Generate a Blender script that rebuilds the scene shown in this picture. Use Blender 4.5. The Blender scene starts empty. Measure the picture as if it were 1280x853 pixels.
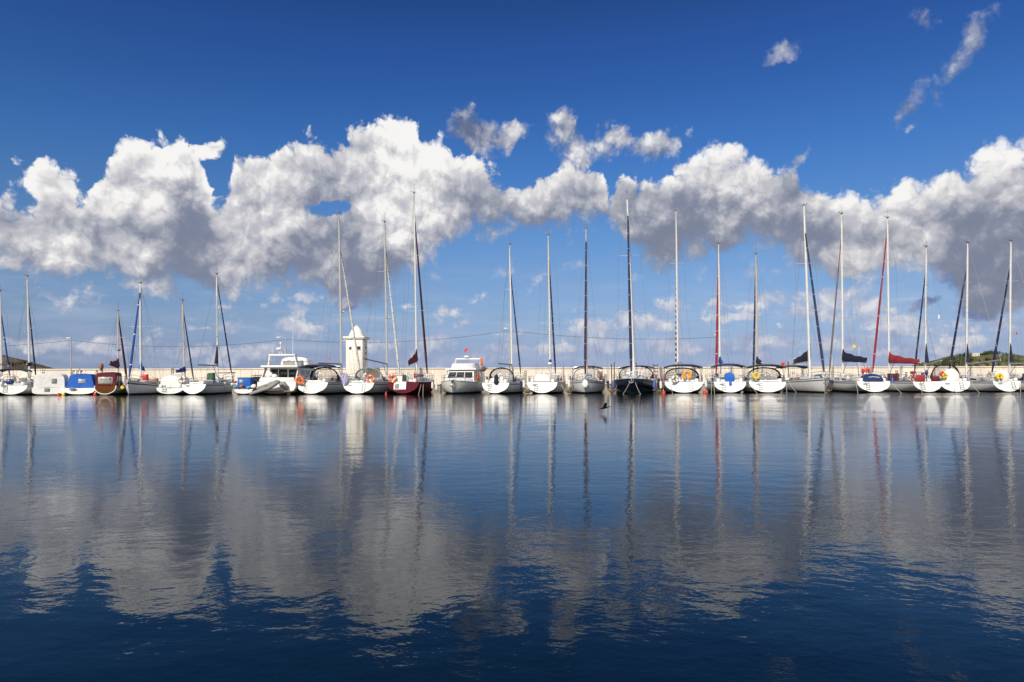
import bpy, math, random
from math import pi, sin, cos, tan, atan, atan2, radians, sqrt
from mathutils import Vector

# ------------------------------------------------------------------ camera
F = 853.33            # focal length in photo pixels (24 mm on 36 mm, photo 1280 wide)
CAMH = 1.8
ROLL = 0.0029         # the photo is tipped by a sixth of a degree
scn = bpy.context.scene
cam_data = bpy.data.cameras.new('camera')
cam_data.lens = 24.0; cam_data.sensor_width = 36.0
cam_data.shift_y = (470.0 - 426.5) / 1280.0
cam_data.clip_start = 0.1; cam_data.clip_end = 12000
cam = bpy.data.objects.new('camera', cam_data)
scn.collection.objects.link(cam)
cam.location = (0, 0, CAMH)
cam.rotation_mode = 'XYZ'
cam.rotation_euler = (radians(90), ROLL, 0)
scn.camera = cam

# ------------------------------------------------------------------ render settings
SUN_EL = radians(33); SUN_AZ = radians(202)     # compass style: 0 = +Y, clockwise; sun stands behind the camera, a little left
scn.render.engine = 'CYCLES'
scn.cycles.use_denoising = True
scn.cycles.max_bounces = 6; scn.cycles.diffuse_bounces = 2; scn.cycles.glossy_bounces = 3
scn.cycles.transmission_bounces = 4; scn.cycles.transparent_max_bounces = 6
scn.cycles.sample_clamp_indirect = 6
scn.view_settings.view_transform = 'Standard'; scn.view_settings.look = 'None'
scn.view_settings.exposure = 0.0; scn.view_settings.gamma = 1.0
scn.view_settings.use_curve_mapping = False

# ------------------------------------------------------------------ world: Nishita sky with clouds by direction
world = bpy.data.worlds.new('World'); scn.world = world
world.use_nodes = True
NT = world.node_tree
for n in list(NT.nodes): NT.nodes.remove(n)

class G:
    """tiny expression builder for shader nodes"""
    def __init__(s, nt): s.nt = nt
    def put(s, inp, v):
        if isinstance(v, bpy.types.NodeSocket): s.nt.links.new(v, inp)
        else: inp.default_value = v
    def m(s, op, a, b=0.0, c=0.0, clamp=False):
        n = s.nt.nodes.new('ShaderNodeMath'); n.operation = op; n.use_clamp = clamp
        s.put(n.inputs[0], a); s.put(n.inputs[1], b)
        if op in ('MULTIPLY_ADD', 'SMOOTH_MIN', 'SMOOTH_MAX', 'WRAP'): s.put(n.inputs[2], c)
        return n.outputs[0]
    def vm(s, op, a, b=(0,0,0), sc=None):
        n = s.nt.nodes.new('ShaderNodeVectorMath'); n.operation = op
        s.put(n.inputs[0], a)
        if op not in ('LENGTH', 'NORMALIZE', 'SCALE'): s.put(n.inputs[1], b)
        if sc is not None: s.put(n.inputs['Scale'], sc)
        return n.outputs['Value'] if op in ('LENGTH', 'DOT_PRODUCT') else n.outputs[0]
    def xyz(s, x, y, z=0.0):
        n = s.nt.nodes.new('ShaderNodeCombineXYZ')
        s.put(n.inputs[0], x); s.put(n.inputs[1], y); s.put(n.inputs[2], z); return n.outputs[0]
    def sep(s, v):
        n = s.nt.nodes.new('ShaderNodeSeparateXYZ'); s.put(n.inputs[0], v); return n.outputs
    def noise(s, v, scale, detail=4, rough=0.5, lac=2.0, dist=0.0, dims='3D'):
        n = s.nt.nodes.new('ShaderNodeTexNoise'); n.noise_dimensions = dims
        s.put(n.inputs['Vector'], v); n.inputs['Scale'].default_value = scale
        n.inputs['Detail'].default_value = detail; n.inputs['Roughness'].default_value = rough
        n.inputs['Lacunarity'].default_value = lac; n.inputs['Distortion'].default_value = dist
        return n.outputs
    def voro(s, v, scale, detail=2, rough=0.5, dims='2D', smooth=0.0):
        n = s.nt.nodes.new('ShaderNodeTexVoronoi'); n.voronoi_dimensions = dims
        n.feature = 'SMOOTH_F1' if smooth else 'F1'
        s.put(n.inputs['Vector'], v); n.inputs['Scale'].default_value = scale
        n.inputs['Detail'].default_value = detail; n.inputs['Roughness'].default_value = rough
        if smooth: n.inputs['Smoothness'].default_value = smooth
        return n.outputs['Distance']
    def mr(s, v, a, b, c=0.0, d=1.0, smooth=True):
        n = s.nt.nodes.new('ShaderNodeMapRange')
        n.interpolation_type = 'SMOOTHSTEP' if smooth else 'LINEAR'
        for i, q in enumerate((v, a, b, c, d)): s.put(n.inputs[i], q)
        return n.outputs[0]
    def mix(s, f, a, b, mode='MIX'):
        n = s.nt.nodes.new('ShaderNodeMix'); n.data_type = 'RGBA'; n.blend_type = mode
        n.clamp_factor = True
        s.put(n.inputs[0], f); s.put(n.inputs[6], a); s.put(n.inputs[7], b)
        return n.outputs[2]
    def ramp(s, f, stops):
        n = s.nt.nodes.new('ShaderNodeValToRGB'); e = n.color_ramp.elements
        while len(e) > 1: e.remove(e[-1])
        e[0].position, e[0].color = stops[0]
        for p, c in stops[1:]:
            q = e.new(p); q.color = c
        s.put(n.inputs[0], f); return n.outputs[0]
    def curve(s, x, pts):
        """pts in 0..1 x 0..1, linear between"""
        n = s.nt.nodes.new('ShaderNodeFloatCurve'); cm = n.mapping
        cm.use_clip = False; c = cm.curves[0]
        pts = sorted(pts)
        c.points[0].location = pts[0]; c.points[1].location = pts[-1]
        for p in pts[1:-1]: c.points.new(p[0], p[1])
        for p in c.points: p.handle_type = 'AUTO_CLAMPED'
        cm.update(); s.put(n.inputs['Value'], x); return n.outputs[0]

def srgb(r, g, b):
    f = lambda c: (c/255/12.92) if c/255 <= 0.04045 else ((c/255+0.055)/1.055)**2.4
    return (f(r), f(g), f(b), 1.0)

def uv_px(px, py):
    az = atan((px-640)/F); hy = 470 - (px-640)*ROLL
    return az*F/100, atan((hy-py)/F*cos(az))*F/100

g = G(NT)
tc = NT.nodes.new('ShaderNodeTexCoord').outputs['Generated']
D = g.sep(g.vm('NORMALIZE', tc))
az = g.m('ARCTAN2', D[0], D[1])
el = g.m('ARCSINE', D[2])
u = g.m('MULTIPLY', az, F/100); v = g.m('MULTIPLY', el, F/100)   # 1 unit = 6.7 degrees
P = g.xyz(u, v)
skyn = NT.nodes.new('ShaderNodeTexSky'); skyn.sky_type = 'NISHITA'; skyn.sun_disc = False
skyn.sun_elevation = SUN_EL; skyn.sun_rotation = SUN_AZ
skyn.air_density = 1.0; skyn.dust_density = 0.6; skyn.ozone_density = 2.0

URNG = 6.6; VRNG = 4.0
def prof(x, knots):
    pts = []
    for px, py in knots:
        a, b = uv_px(px, py); pts.append(((a+URNG)/(2*URNG), b/VRNG))
    return g.m('MULTIPLY', g.curve(g.mr(x, -URNG, URNG, smooth=False), pts), VRNG)

TOP = [(-40,250),(0,244),(20,246),(40,252),(52,242),(60,226),(72,218),(86,226),(92,240),(102,248),(112,234),(128,210),(150,190),(180,174),(215,168),(240,174),(256,196),(262,226),(272,252),(282,248),
       (290,214),(302,200),(322,190),(350,182),(372,180),(400,184),(430,174),(452,166),(470,160),(482,152),(512,150),(524,162),(532,178),(548,176),(562,184),(578,194),(592,204),(612,216),(636,224),(652,232),
       (672,228),(690,222),(720,212),(746,208),(757,232),(764,258),(770,238),(782,220),(802,222),(822,226),(850,222),(868,204),(893,188),(915,188),(935,198),(950,212),(972,216),(988,200),(998,212),(1006,226),(1022,236),
       (1044,243),(1064,252),(1090,246),(1110,236),(1150,232),(1182,222),(1215,223),(1236,218),(1250,195),(1268,184),(1320,190)]
BOT = [(-40,315),(0,320),(20,334),(60,344),(100,346),(150,352),(190,360),(230,364),(280,362),(330,362),(395,364),(418,384),(440,384),(466,378),(488,366),(505,342),(530,322),(560,308),(582,292),(604,290),(640,284),(664,290),(700,286),(735,280),(756,276),(768,284),(784,300),(802,322),(830,336),
       (858,322),(900,314),(950,310),(980,312),(1002,328),(1042,344),(1080,352),(1110,352),(1140,338),(1165,342),(1185,352),(1206,384),(1236,404),(1256,384),(1320,370)]
MID = [(-40,310),(0,300),(60,322),(110,318),(150,322),(190,300),(215,268),(250,262),(270,300),(300,322),(340,335),(370,310),(395,285),(410,270),(440,280),(460,330),(500,326),(540,296),(580,268),(620,262),(660,275),(720,270),(760,262),
       (800,272),(850,272),(900,282),(930,262),(980,252),(1020,285),(1050,300),(1080,340),(1110,335),(1140,315),(1170,292),(1200,275),(1240,262),(1320,255)]

PUFF = [(72,236,24,20,-30), (246,190,24,10,12), (496,172,30,24,0), (1266,208,30,28,0)]
# broad lit faces (+) and shaded bellies (-) of the banks, upper and lower half
UPL = [(0,0),(72,.10),(130,.1),(205,.2),(250,.2),(285,-.02),(340,.05),(420,-.08),(468,.05),(478,.28),(515,.28),(545,.2),(590,.0),(650,.05),(720,-.02),(800,.0),(850,.05),(900,.14),(960,.02),(1000,-.1),(1050,.05),(1095,.05),(1150,-.05),(1200,-.1),(1240,.1),(1270,.28)]
LOL = [(0,0),(60,0),(90,.12),(120,-.06),(150,.0),(200,.12),(235,-.2),(270,-.02),(305,.22),(335,.05),(380,-.08),(420,.1),(450,-.25),(520,-.1),(560,.05),(620,-.1),(700,-.05),(800,-.1),(880,-.2),(960,-.05),(1000,-.15),(1050,.0),(1095,.26),(1130,.22),(1170,.02),(1215,-.14),(1260,-.12)]
LDIR = (-0.35, 0.94, 0)
def add(*a):
    r = a[0]
    for q in a[1:]: r = g.m('ADD', r, q)
    return r
def mul(a, b): return g.m('MULTIPLY', a, b)
def sub(a, b): return g.m('SUBTRACT', a, b)

# fine ragged warp plus cauliflower billows (cell noise in four octaves)
w1 = g.noise(P, 2.3, 7, 0.60)[1]
W1 = g.vm('SCALE', g.vm('SUBTRACT', w1, (0.5,0.5,0.5)), sc=0.30)
Pw = g.vm('ADD', P, W1)
Va = g.voro(Pw, 1.9, 4, 0.60)
Vb = g.voro(g.vm('ADD', Pw, tuple(0.12*c for c in LDIR)), 1.9, 3, 0.60)
Nb = g.noise(Pw, 7.0, 5, 0.62)[0]
B0 = g.m('MULTIPLY_ADD', Va, -0.85, mul(Nb, 0.25))      # height of the billows
relief = sub(Vb, Va)                                     # which side of a billow faces the sun
P2 = g.vm('ADD', P, g.vm('SCALE', W1, sc=0.8))
s_ = g.sep(P2); uw, vw = s_[0], s_[1]
top = prof(uw, TOP); bot = prof(uw, BOT); mid = prof(uw, MID)
Bc = g.m('ADD', B0, 0.455)                       # roughly centred
def blob(cx, cy, rx, ry, rot=0.0, vec=None):
    a, b = uv_px(cx, cy)
    n = NT.nodes.new('ShaderNodeMapping'); n.vector_type = 'TEXTURE'
    n.inputs['Location'].default_value = (a, b, 0); n.inputs['Rotation'].default_value = (0, 0, radians(rot))
    n.inputs['Scale'].default_value = (rx/100, ry/100, 1)
    g.put(n.inputs[0], vec or P2)
    return g.m('SUBTRACT', 1.0, g.vm('LENGTH', n.outputs[0]))
st0 = sub(top, vw)
for q in PUFF: st0 = g.m('MAXIMUM', st0, mul(blob(*q), 0.22))
st = add(st0, mul(Bc, 0.33), 0.080)
sb = add(sub(vw, bot), mul(Bc, 0.34), 0.05)
a_t = g.mr(st, -0.045, g.mr(u, 0.8, 2.5, 0.055, 0.10)); a_b = g.mr(sb, -0.12, 0.14)
A1 = mul(a_t, a_b)
# blue window in the bank
hole = add(blob(412, 262, 26, 7, 8), mul(Bc, -1.0), -0.1)
A1 = mul(A1, g.m('SUBTRACT', 1.0, g.mr(hole, 0.0, 0.4)))
frac = g.m('DIVIDE', sub(add(vw, mul(Bc, 0.25)), mid), 0.50)
big = g.noise(g.vm('ADD', P2, (2.3,0.7,0)), 0.95, 3)[0]
lum = add(g.mr(frac, -1.3, 1.5, 0.06, 0.50), mul(relief, 0.42), mul(Bc, 0.26), mul(sub(big, 0.5), 0.8), 0.265)
lum = add(lum, g.mr(st, 0.0, 0.30, 0.20, 0.0))
def shade(tab):
    xx = g.mr(g.sep(Pw)[0], -URNG, URNG, smooth=False)
    return sub(g.curve(xx, [((uv_px(px, 300)[0]+URNG)/(2*URNG), q_+0.5) for px, q_ in tab]), 0.5)
lf = g.mr(frac, -0.5, 0.9)
lum = add(lum, mul(shade(UPL), lf), mul(shade(LOL), sub(1.0, lf)))
lum = add(g.m('SMOOTH_MAX', lum, 0.14, 0.35), 0.0)
cloudcol = [(0.0, srgb(104,114,140)), (0.22, srgb(134,141,161)), (0.45, srgb(168,171,183)), (0.68, srgb(198,198,205)), (0.88, srgb(230,229,229)), (1.0, srgb(246,245,243))]
C1 = g.ramp(lum, cloudcol)

# small detached clouds
SM = [(596,168,40,28,-10),(640,168,42,20,22),(706,160,24,30,0),(726,184,56,30,-8),(775,168,26,16,-35),(824,186,50,21,20)]
WI = [
(980,64,22,13,10),(1215,45,26,14,60),(1188,85,40,15,42),(1172,116,18,16,60),(1134,140,26,11,62),(1148,158,10,7,40),(1156,22,17,12,-20),
      (998,196,20,8,58),(855,208,16,8,10)]
P3 = g.vm('ADD', P, g.vm('SCALE', g.vm('SUBTRACT', g.noise(P, 2.6, 6, 0.62)[1], (0.5,0.5,0.5)), sc=0.50))
m_ = None
for q in SM:
    e = blob(*q, vec=P3)
    m_ = e if m_ is None else g.m('MAXIMUM', m_, e)
A2 = mul(g.mr(add(m_, mul(Bc, 0.85), 0.10), 0.0, 0.60), 0.90)
mw = None
for q in WI:
    e = blob(*q, vec=P3)
    mw = e if mw is None else g.m('MAXIMUM', mw, e)
A2 = g.m('MAXIMUM', A2, mul(g.mr(add(mw, mul(Bc, 0.9), 0.10), 0.0, 0.9), 0.62))
lum2 = add(g.mr(m_, 0.0, 0.9, 0.52, 0.62), mul(relief, 0.8), mul(sub(g.noise(Pw, 3.0, 3)[0], 0.5), 0.8))
darkm = g.mr(blob(590,172,42,34, vec=P3), 0.0, 0.5, 0.0, 0.40)
C2 = g.ramp(sub(lum2, darkm), cloudcol)

# low clouds near the sea
LO = [(290,408,26,12,0),(246,411,26,6,0),(385,372,30,9,8),(374,388,17,17,0),(362,407,26,12,0),(1050,375,42,22,0),(1020,390,36,14,0),(955,377,30,13,8),(915,395,34,8,0),
      (1085,385,26,30,0),(800,398,54,10,0),(820,405,36,8,0),(765,432,50,14,0),(840,432,60,14,0),(1120,398,30,6,0),(700,436,50,10,0),(540,428,44,12,0),(640,436,40,12,0),
      (130,435,50,12,0),(40,430,36,12,0),(300,440,60,14,0),(230,442,50,12,0),(470,432,50,12,0),(960,428,60,12,0),(1060,430,60,14,0),(1210,425,40,10,0),(1140,440,60,8,0)]
m3 = None
Pl = g.vm('ADD', P, g.vm('MULTIPLY', g.vm('SUBTRACT', g.noise(P, 3.4, 6, 0.65)[1], (0.5,0.5,0.5)), (0.62, 0.30, 0)))
for q in LO:
    e = blob(*q, vec=Pl)
    m3 = e if m3 is None else g.m('MAXIMUM', m3, e)
band = mul(g.mr(v, 0.02, 0.20), g.mr(v, 1.15, 0.75))
nb = g.noise(g.vm('MULTIPLY', g.vm('ADD', Pl, (7.7, 1.3, 0)), (1.0, 2.6, 1)), 1.35, 5, 0.6)[0]
m3 = g.m('MAXIMUM', m3, mul(mul(sub(nb, g.mr(u, -2.0, 3.0, 0.53, 0.46)), 3.4), band))
A3 = mul(g.mr(add(m3, mul(Bc, 0.8), 0.1), 0.0, 0.5), g.mr(v, 1.6, 1.15, 0.0, 0.74))
lum3 = add(g.mr(m3, -0.1, 0.8, 0.40, 0.66), mul(relief, 0.8), mul(g.mr(v, 0.1, 0.9, -0.12, 0.08), 1.0))
C3 = g.ramp(lum3, [(0.0, srgb(142,154,188)), (0.4, srgb(172,180,204)), (0.75, srgb(206,206,216)), (1.0, srgb(236,234,232))])
# thin veil and streak clouds towards the horizon
Ps = g.vm('MULTIPLY', P, (0.55, 3.2, 1))
vn = g.noise(Ps, 1.6, 5, 0.6)[0]
A4 = mul(g.mr(vn, 0.36, 0.70), mul(g.mr(v, 1.7, 0.35), g.mr(u, 2.0, 5.0, 0.42, 0.70)))
C4 = g.ramp(g.noise(g.vm('ADD', Ps, (3.1, 0.4, 0)), 2.1, 3)[0], [(0.25, srgb(132,154,194)), (0.75, srgb(200,209,224))])
# dark scud under the right bank
A5 = mul(g.mr(add(g.m('MAXIMUM', blob(1235,345,70,30,-12), g.m('MAXIMUM', blob(1222,385,26,24,0), g.m('MAXIMUM', blob(1160,378,26,8,25), blob(435,375,22,20,0)))), mul(Bc, 0.5)), 0.0, 0.45), 0.8)
C5 = g.ramp(add(g.noise(Pw, 2.5, 4)[0], mul(relief, 1.2)), [(0.3, srgb(92,110,158)), (0.75, srgb(140,148,182))])

# the clear sky, as deep as the polarised blue of the photo
SKY_STR = 0.10
skyc = g.vm('SCALE', skyn.outputs[0], sc=SKY_STR)
grade = g.ramp(g.mr(v, 0.0, 4.6, smooth=False), [(0.017, (0.464, 0.592, 1.197, 1)), (0.065, (0.44, 0.522, 0.926, 1)), (0.152, (0.496, 0.581, 0.835, 1)), (0.259, (0.487, 0.618, 0.859, 1)), (0.365, (0.434, 0.639, 0.915, 1)), (0.568, (0.276, 0.567, 0.979, 1)), (0.722, (0.207, 0.462, 0.896, 1)), (0.831, (0.182, 0.404, 0.858, 1)), (0.926, (0.163, 0.341, 0.7, 1))])
SKYGRADE = grade.node
# deep blue away from the sun; sunward half left brighter to light hull sides
SD = (sin(SUN_AZ)*cos(SUN_EL), cos(SUN_AZ)*cos(SUN_EL), sin(SUN_EL))
dots = g.vm('DOT_PRODUCT', g.vm('NORMALIZE', tc), SD)
skyc = g.vm('MULTIPLY', skyc, g.mix(g.mr(dots, -0.15, 0.45), grade, (0.85, 0.95, 1.0, 1)))
col = skyc
for A_, C_ in ((A4, C4), (A3, C3), (A5, C5), (A1, C1), (A2, C2)):
    col = g.mix(A_, col, g.vm('SCALE', C_, sc=1.0))
# unseen white cumulus added behind the camera to brighten and neutralise the ambient light
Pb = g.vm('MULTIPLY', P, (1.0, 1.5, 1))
rear_fill = mul(g.mr(dots, 0.0, 0.35), g.mr(g.noise(Pb, 0.5, 5, 0.6)[0], 0.40, 0.56))
col = g.mix(mul(rear_fill, 0.9), col, srgb(232,230,228))
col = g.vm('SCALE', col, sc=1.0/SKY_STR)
bg = NT.nodes.new('ShaderNodeBackground'); bg.inputs['Strength'].default_value = SKY_STR
NT.links.new(col, bg.inputs['Color'])
wo = NT.nodes.new('ShaderNodeOutputWorld'); NT.links.new(bg.outputs[0], wo.inputs['Surface'])
world.cycles.sampling_method = 'MANUAL'; world.cycles.sample_map_resolution = 512

sun_d = bpy.data.lights.new('sun', 'SUN'); sun_d.energy = 4.2; sun_d.angle = radians(0.5); sun_d.color = (1.0, 0.93, 0.83)
sun = bpy.data.objects.new('sun', sun_d); scn.collection.objects.link(sun)
sd = Vector((sin(SUN_AZ)*cos(SUN_EL), cos(SUN_AZ)*cos(SUN_EL), sin(SUN_EL)))
sun.rotation_euler = sd.to_track_quat('Z', 'Y').to_euler()
sun.location = (0, -20, 30)

# =================================================================== helpers
random.seed(7)
COL = scn.collection
def hy(px): return 470 - (px-640)*ROLL
def X(px, d): return (px-640)/F*d
def Z(px, py, d): return CAMH + (hy(px)-py)/F*d
D0 = 68.0             # the line of sterns (and of bows moored outward)

MATS = {}
def mat(name, color, rough=0.5, metal=0.0, vary=0.12, scale=3.0, coat=0.0, bump=0.0, bscale=30.0, stripes=None, spec=0.5, streaks=0.0):
    """procedural surface: base colour broken up by noise, optional streaks, bump and stripes"""
    m = bpy.data.materials.new(name); m.use_nodes = True
    nt = m.node_tree; b = nt.nodes['Principled BSDF']; q = G(nt)
    co = nt.nodes.new('ShaderNodeTexCoord').outputs['Object']
    b.inputs['Roughness'].default_value = rough; b.inputs['Metallic'].default_value = metal
    b.inputs['Specular IOR Level'].default_value = spec
    b.inputs['Coat Weight'].default_value = coat; b.inputs['Coat Roughness'].default_value = 0.08
    c = tuple(color) + (1.0,) if len(color) == 3 else color
    n = q.noise(co, scale, 6, 0.6)[0]
    f = q.mr(n, 0.3, 0.7, 1.0-vary, 1.0+vary)
    cc = q.vm('SCALE', c[:3], sc=f)
    if streaks:
        s = q.noise(q.vm('MULTIPLY', co, (6.0, 6.0, 0.5)), 1.0, 5, 0.65)[0]
        cc = q.mix(q.mr(s, 0.52, 0.78, 0.0, streaks), cc, (0.16, 0.12, 0.08, 1))
    if stripes:
        col2, period, duty = stripes
        z = q.sep(co)[2]
        w = q.m('FRACT', q.m('DIVIDE', z, period))
        cc = q.mix(q.m('GREATER_THAN', w, duty), cc, tuple(col2)+(1,))
    nt.links.new(cc, b.inputs['Base Color'])
    if bump:
        bn = nt.nodes.new('ShaderNodeBump'); bn.inputs['Strength'].default_value = 1.0
        bn.inputs['Distance'].default_value = bump
        nt.links.new(q.noise(co, bscale, 5, 0.6)[0], bn.inputs['Height']); nt.links.new(bn.outputs[0], b.inputs['Normal'])
    MATS[name] = m
    return m
GEL = mat('white_gelcoat', (0.80,0.78,0.74), 0.45, vary=0.05, streaks=0.10, spec=0.35)
GELS = mat('worn_white_gelcoat', (0.60,0.60,0.57), 0.42, vary=0.10, streaks=0.22)
IVORY = mat('cream_gelcoat', (0.76,0.73,0.66), 0.35, vary=0.08, streaks=0.15)
SILVER = mat('silver_grey_topside', (0.68,0.67,0.65), 0.4, vary=0.08, streaks=0.12)
GREYH = mat('grey_topside', (0.70,0.70,0.70), 0.4, vary=0.08, streaks=0.12)
NAVYH = mat('navy_topside', (0.008,0.010,0.024), 0.12, vary=0.2, coat=0.6)
MAROONH = mat('maroon_topside', (0.10,0.010,0.020), 0.75, vary=0.12, spec=0.12)
GREENISH = mat('pale_green_topside', (0.40,0.42,0.36), 0.5, vary=0.15, streaks=0.3)
ANTI = mat('dark_antifouling', (0.018,0.018,0.020), 0.7, vary=0.3)
ANTIG = mat('green_antifouling', (0.03,0.10,0.06), 0.6, vary=0.3)
ANTIB = mat('blue_antifouling', (0.015,0.04,0.12), 0.6, vary=0.3)
STRB = mat('blue_stripe', (0.02,0.04,0.14), 0.3)
STRG = mat('grey_stripe', (0.20,0.20,0.22), 0.4)
STRR = mat('dark_red_stripe', (0.14,0.02,0.02), 0.4)
TEAK = mat('weathered_teak', (0.28,0.19,0.11), 0.7, vary=0.25, scale=8)
VARN = mat('varnished_wood', (0.11,0.035,0.006), 0.75, vary=0.3, scale=5, spec=0.12)
ORWOOD = mat('orange_brown_wood', (0.36,0.14,0.05), 0.5, vary=0.2)
ALU = mat('anodised_aluminium', (0.50,0.49,0.47), 0.42, metal=0.35, vary=0.08)
ALUD = mat('dark_anodised_aluminium', (0.17,0.16,0.15), 0.45, metal=0.3, vary=0.1)
MASTW = mat('white_painted_spar', (0.64,0.63,0.61), 0.4, vary=0.08)
MASTT = mat('tan_spar', (0.52,0.42,0.34), 0.45, vary=0.08)
STEEL = mat('polished_steel', (0.55,0.55,0.55), 0.22, metal=0.9, vary=0.05)
WIRE = mat('rigging_wire', (0.30,0.30,0.30), 0.4, metal=0.5, vary=0.05)
BLACK = mat('black_rubber', (0.012,0.012,0.013), 0.6, vary=0.3)
GLASS = mat('dark_tinted_glass', (0.012,0.015,0.018), 0.06, vary=0.1, spec=0.8)
VINYL = mat('clear_vinyl_window', (0.42,0.41,0.38), 0.3, vary=0.2, scale=6)
CLEARV = mat('see_through_vinyl', (0.45,0.44,0.40), 0.3, vary=0.2, scale=6)
CLEARV.node_tree.nodes['Principled BSDF'].inputs['Alpha'].default_value = 0.35
NAVYC = mat('navy_canvas', (0.010,0.013,0.040), 0.85, vary=0.25, scale=5, bump=0.02, bscale=6)
BLUEC = mat('blue_canvas', (0.012,0.055,0.28), 0.8, vary=0.2, scale=5, bump=0.02, bscale=6)
ROYALC = mat('royal_blue_canvas', (0.015,0.12,0.50), 0.8, vary=0.18, scale=4, bump=0.02, bscale=6)
MAROC = mat('maroon_canvas', (0.13,0.010,0.020), 0.85, vary=0.25, scale=5, bump=0.02, bscale=6)
REDC = mat('faded_red_canvas', (0.34,0.03,0.035), 0.85, vary=0.2, scale=5, bump=0.02, bscale=6)
BLACKC = mat('black_canvas', (0.012,0.012,0.014), 0.85, vary=0.25, scale=5, bump=0.02, bscale=6)
WHITEC = mat('white_canvas', (0.80,0.78,0.74), 0.85, vary=0.08, scale=3, bump=0.03, bscale=5)
GREYC = mat('grey_canvas', (0.25,0.25,0.25), 0.85, vary=0.2, scale=4, bump=0.02, bscale=6)
SAILW = mat('furled_white_sail', (0.66,0.64,0.60), 0.8, vary=0.08, stripes=((0.25,0.25,0.26), 0.9, 0.94))
SAILN = mat('furled_navy_strip_sail', (0.012,0.018,0.060), 0.8, vary=0.3, scale=2, stripes=((0.16,0.17,0.22), 1.7, 0.95))
SAILB = mat('furled_blue_strip_sail', (0.014,0.05,0.24), 0.8, vary=0.25, scale=2, stripes=((0.6,0.6,0.6), 3.1, 0.965))
SAILR = mat('furled_red_strip_sail', (0.30,0.018,0.035), 0.8, vary=0.2, scale=2, stripes=((0.5,0.3,0.3), 4.3, 0.97))
SAILM = mat('furled_dark_maroon_sail', (0.055,0.010,0.016), 0.8, vary=0.3, scale=2)
SAILT = mat('furled_brown_sail', (0.17,0.13,0.11), 0.8, vary=0.25, scale=2)
SAILC = mat('furled_two_tone_sail', (0.55,0.50,0.44), 0.8, vary=0.1, stripes=((0.03,0.03,0.05), 0.62, 0.48))
ORANGE = mat('orange_ring_foam', (0.75,0.13,0.02), 0.6, vary=0.1)
YELLOW = mat('yellow_ring_foam', (0.75,0.50,0.03), 0.6, vary=0.1)
RINGW = mat('white_ring_foam', (0.72,0.68,0.55), 0.6, vary=0.1)
REDP = mat('red_plastic', (0.55,0.03,0.02), 0.5, vary=0.12)
FENW = mat('white_fender_vinyl', (0.70,0.68,0.62), 0.45, vary=0.12, streaks=0.2)
FENB = mat('blue_fender_vinyl', (0.06,0.12,0.34), 0.5, vary=0.12)
FENK = mat('navy_fender_cover', (0.015,0.02,0.07), 0.8, vary=0.2)
ROPE = mat('pale_rope', (0.42,0.38,0.31), 0.9, vary=0.2, scale=20)
ROPEB = mat('weedy_brown_rope', (0.12,0.09,0.05), 0.9, vary=0.3, scale=12)
LILAC = mat('lilac_cloth', (0.40,0.36,0.55), 0.9, vary=0.15)
GREENC = mat('green_cover', (0.04,0.10,0.05), 0.8, vary=0.3)
LIGHTB = mat('light_blue_plastic', (0.10,0.36,0.55), 0.6, vary=0.15)
GALV = mat('galvanised_steel', (0.42,0.42,0.40), 0.5, metal=0.4, vary=0.12)
WOODD = mat('dark_stained_wood', (0.10,0.065,0.04), 0.7, vary=0.3, scale=6)

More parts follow.
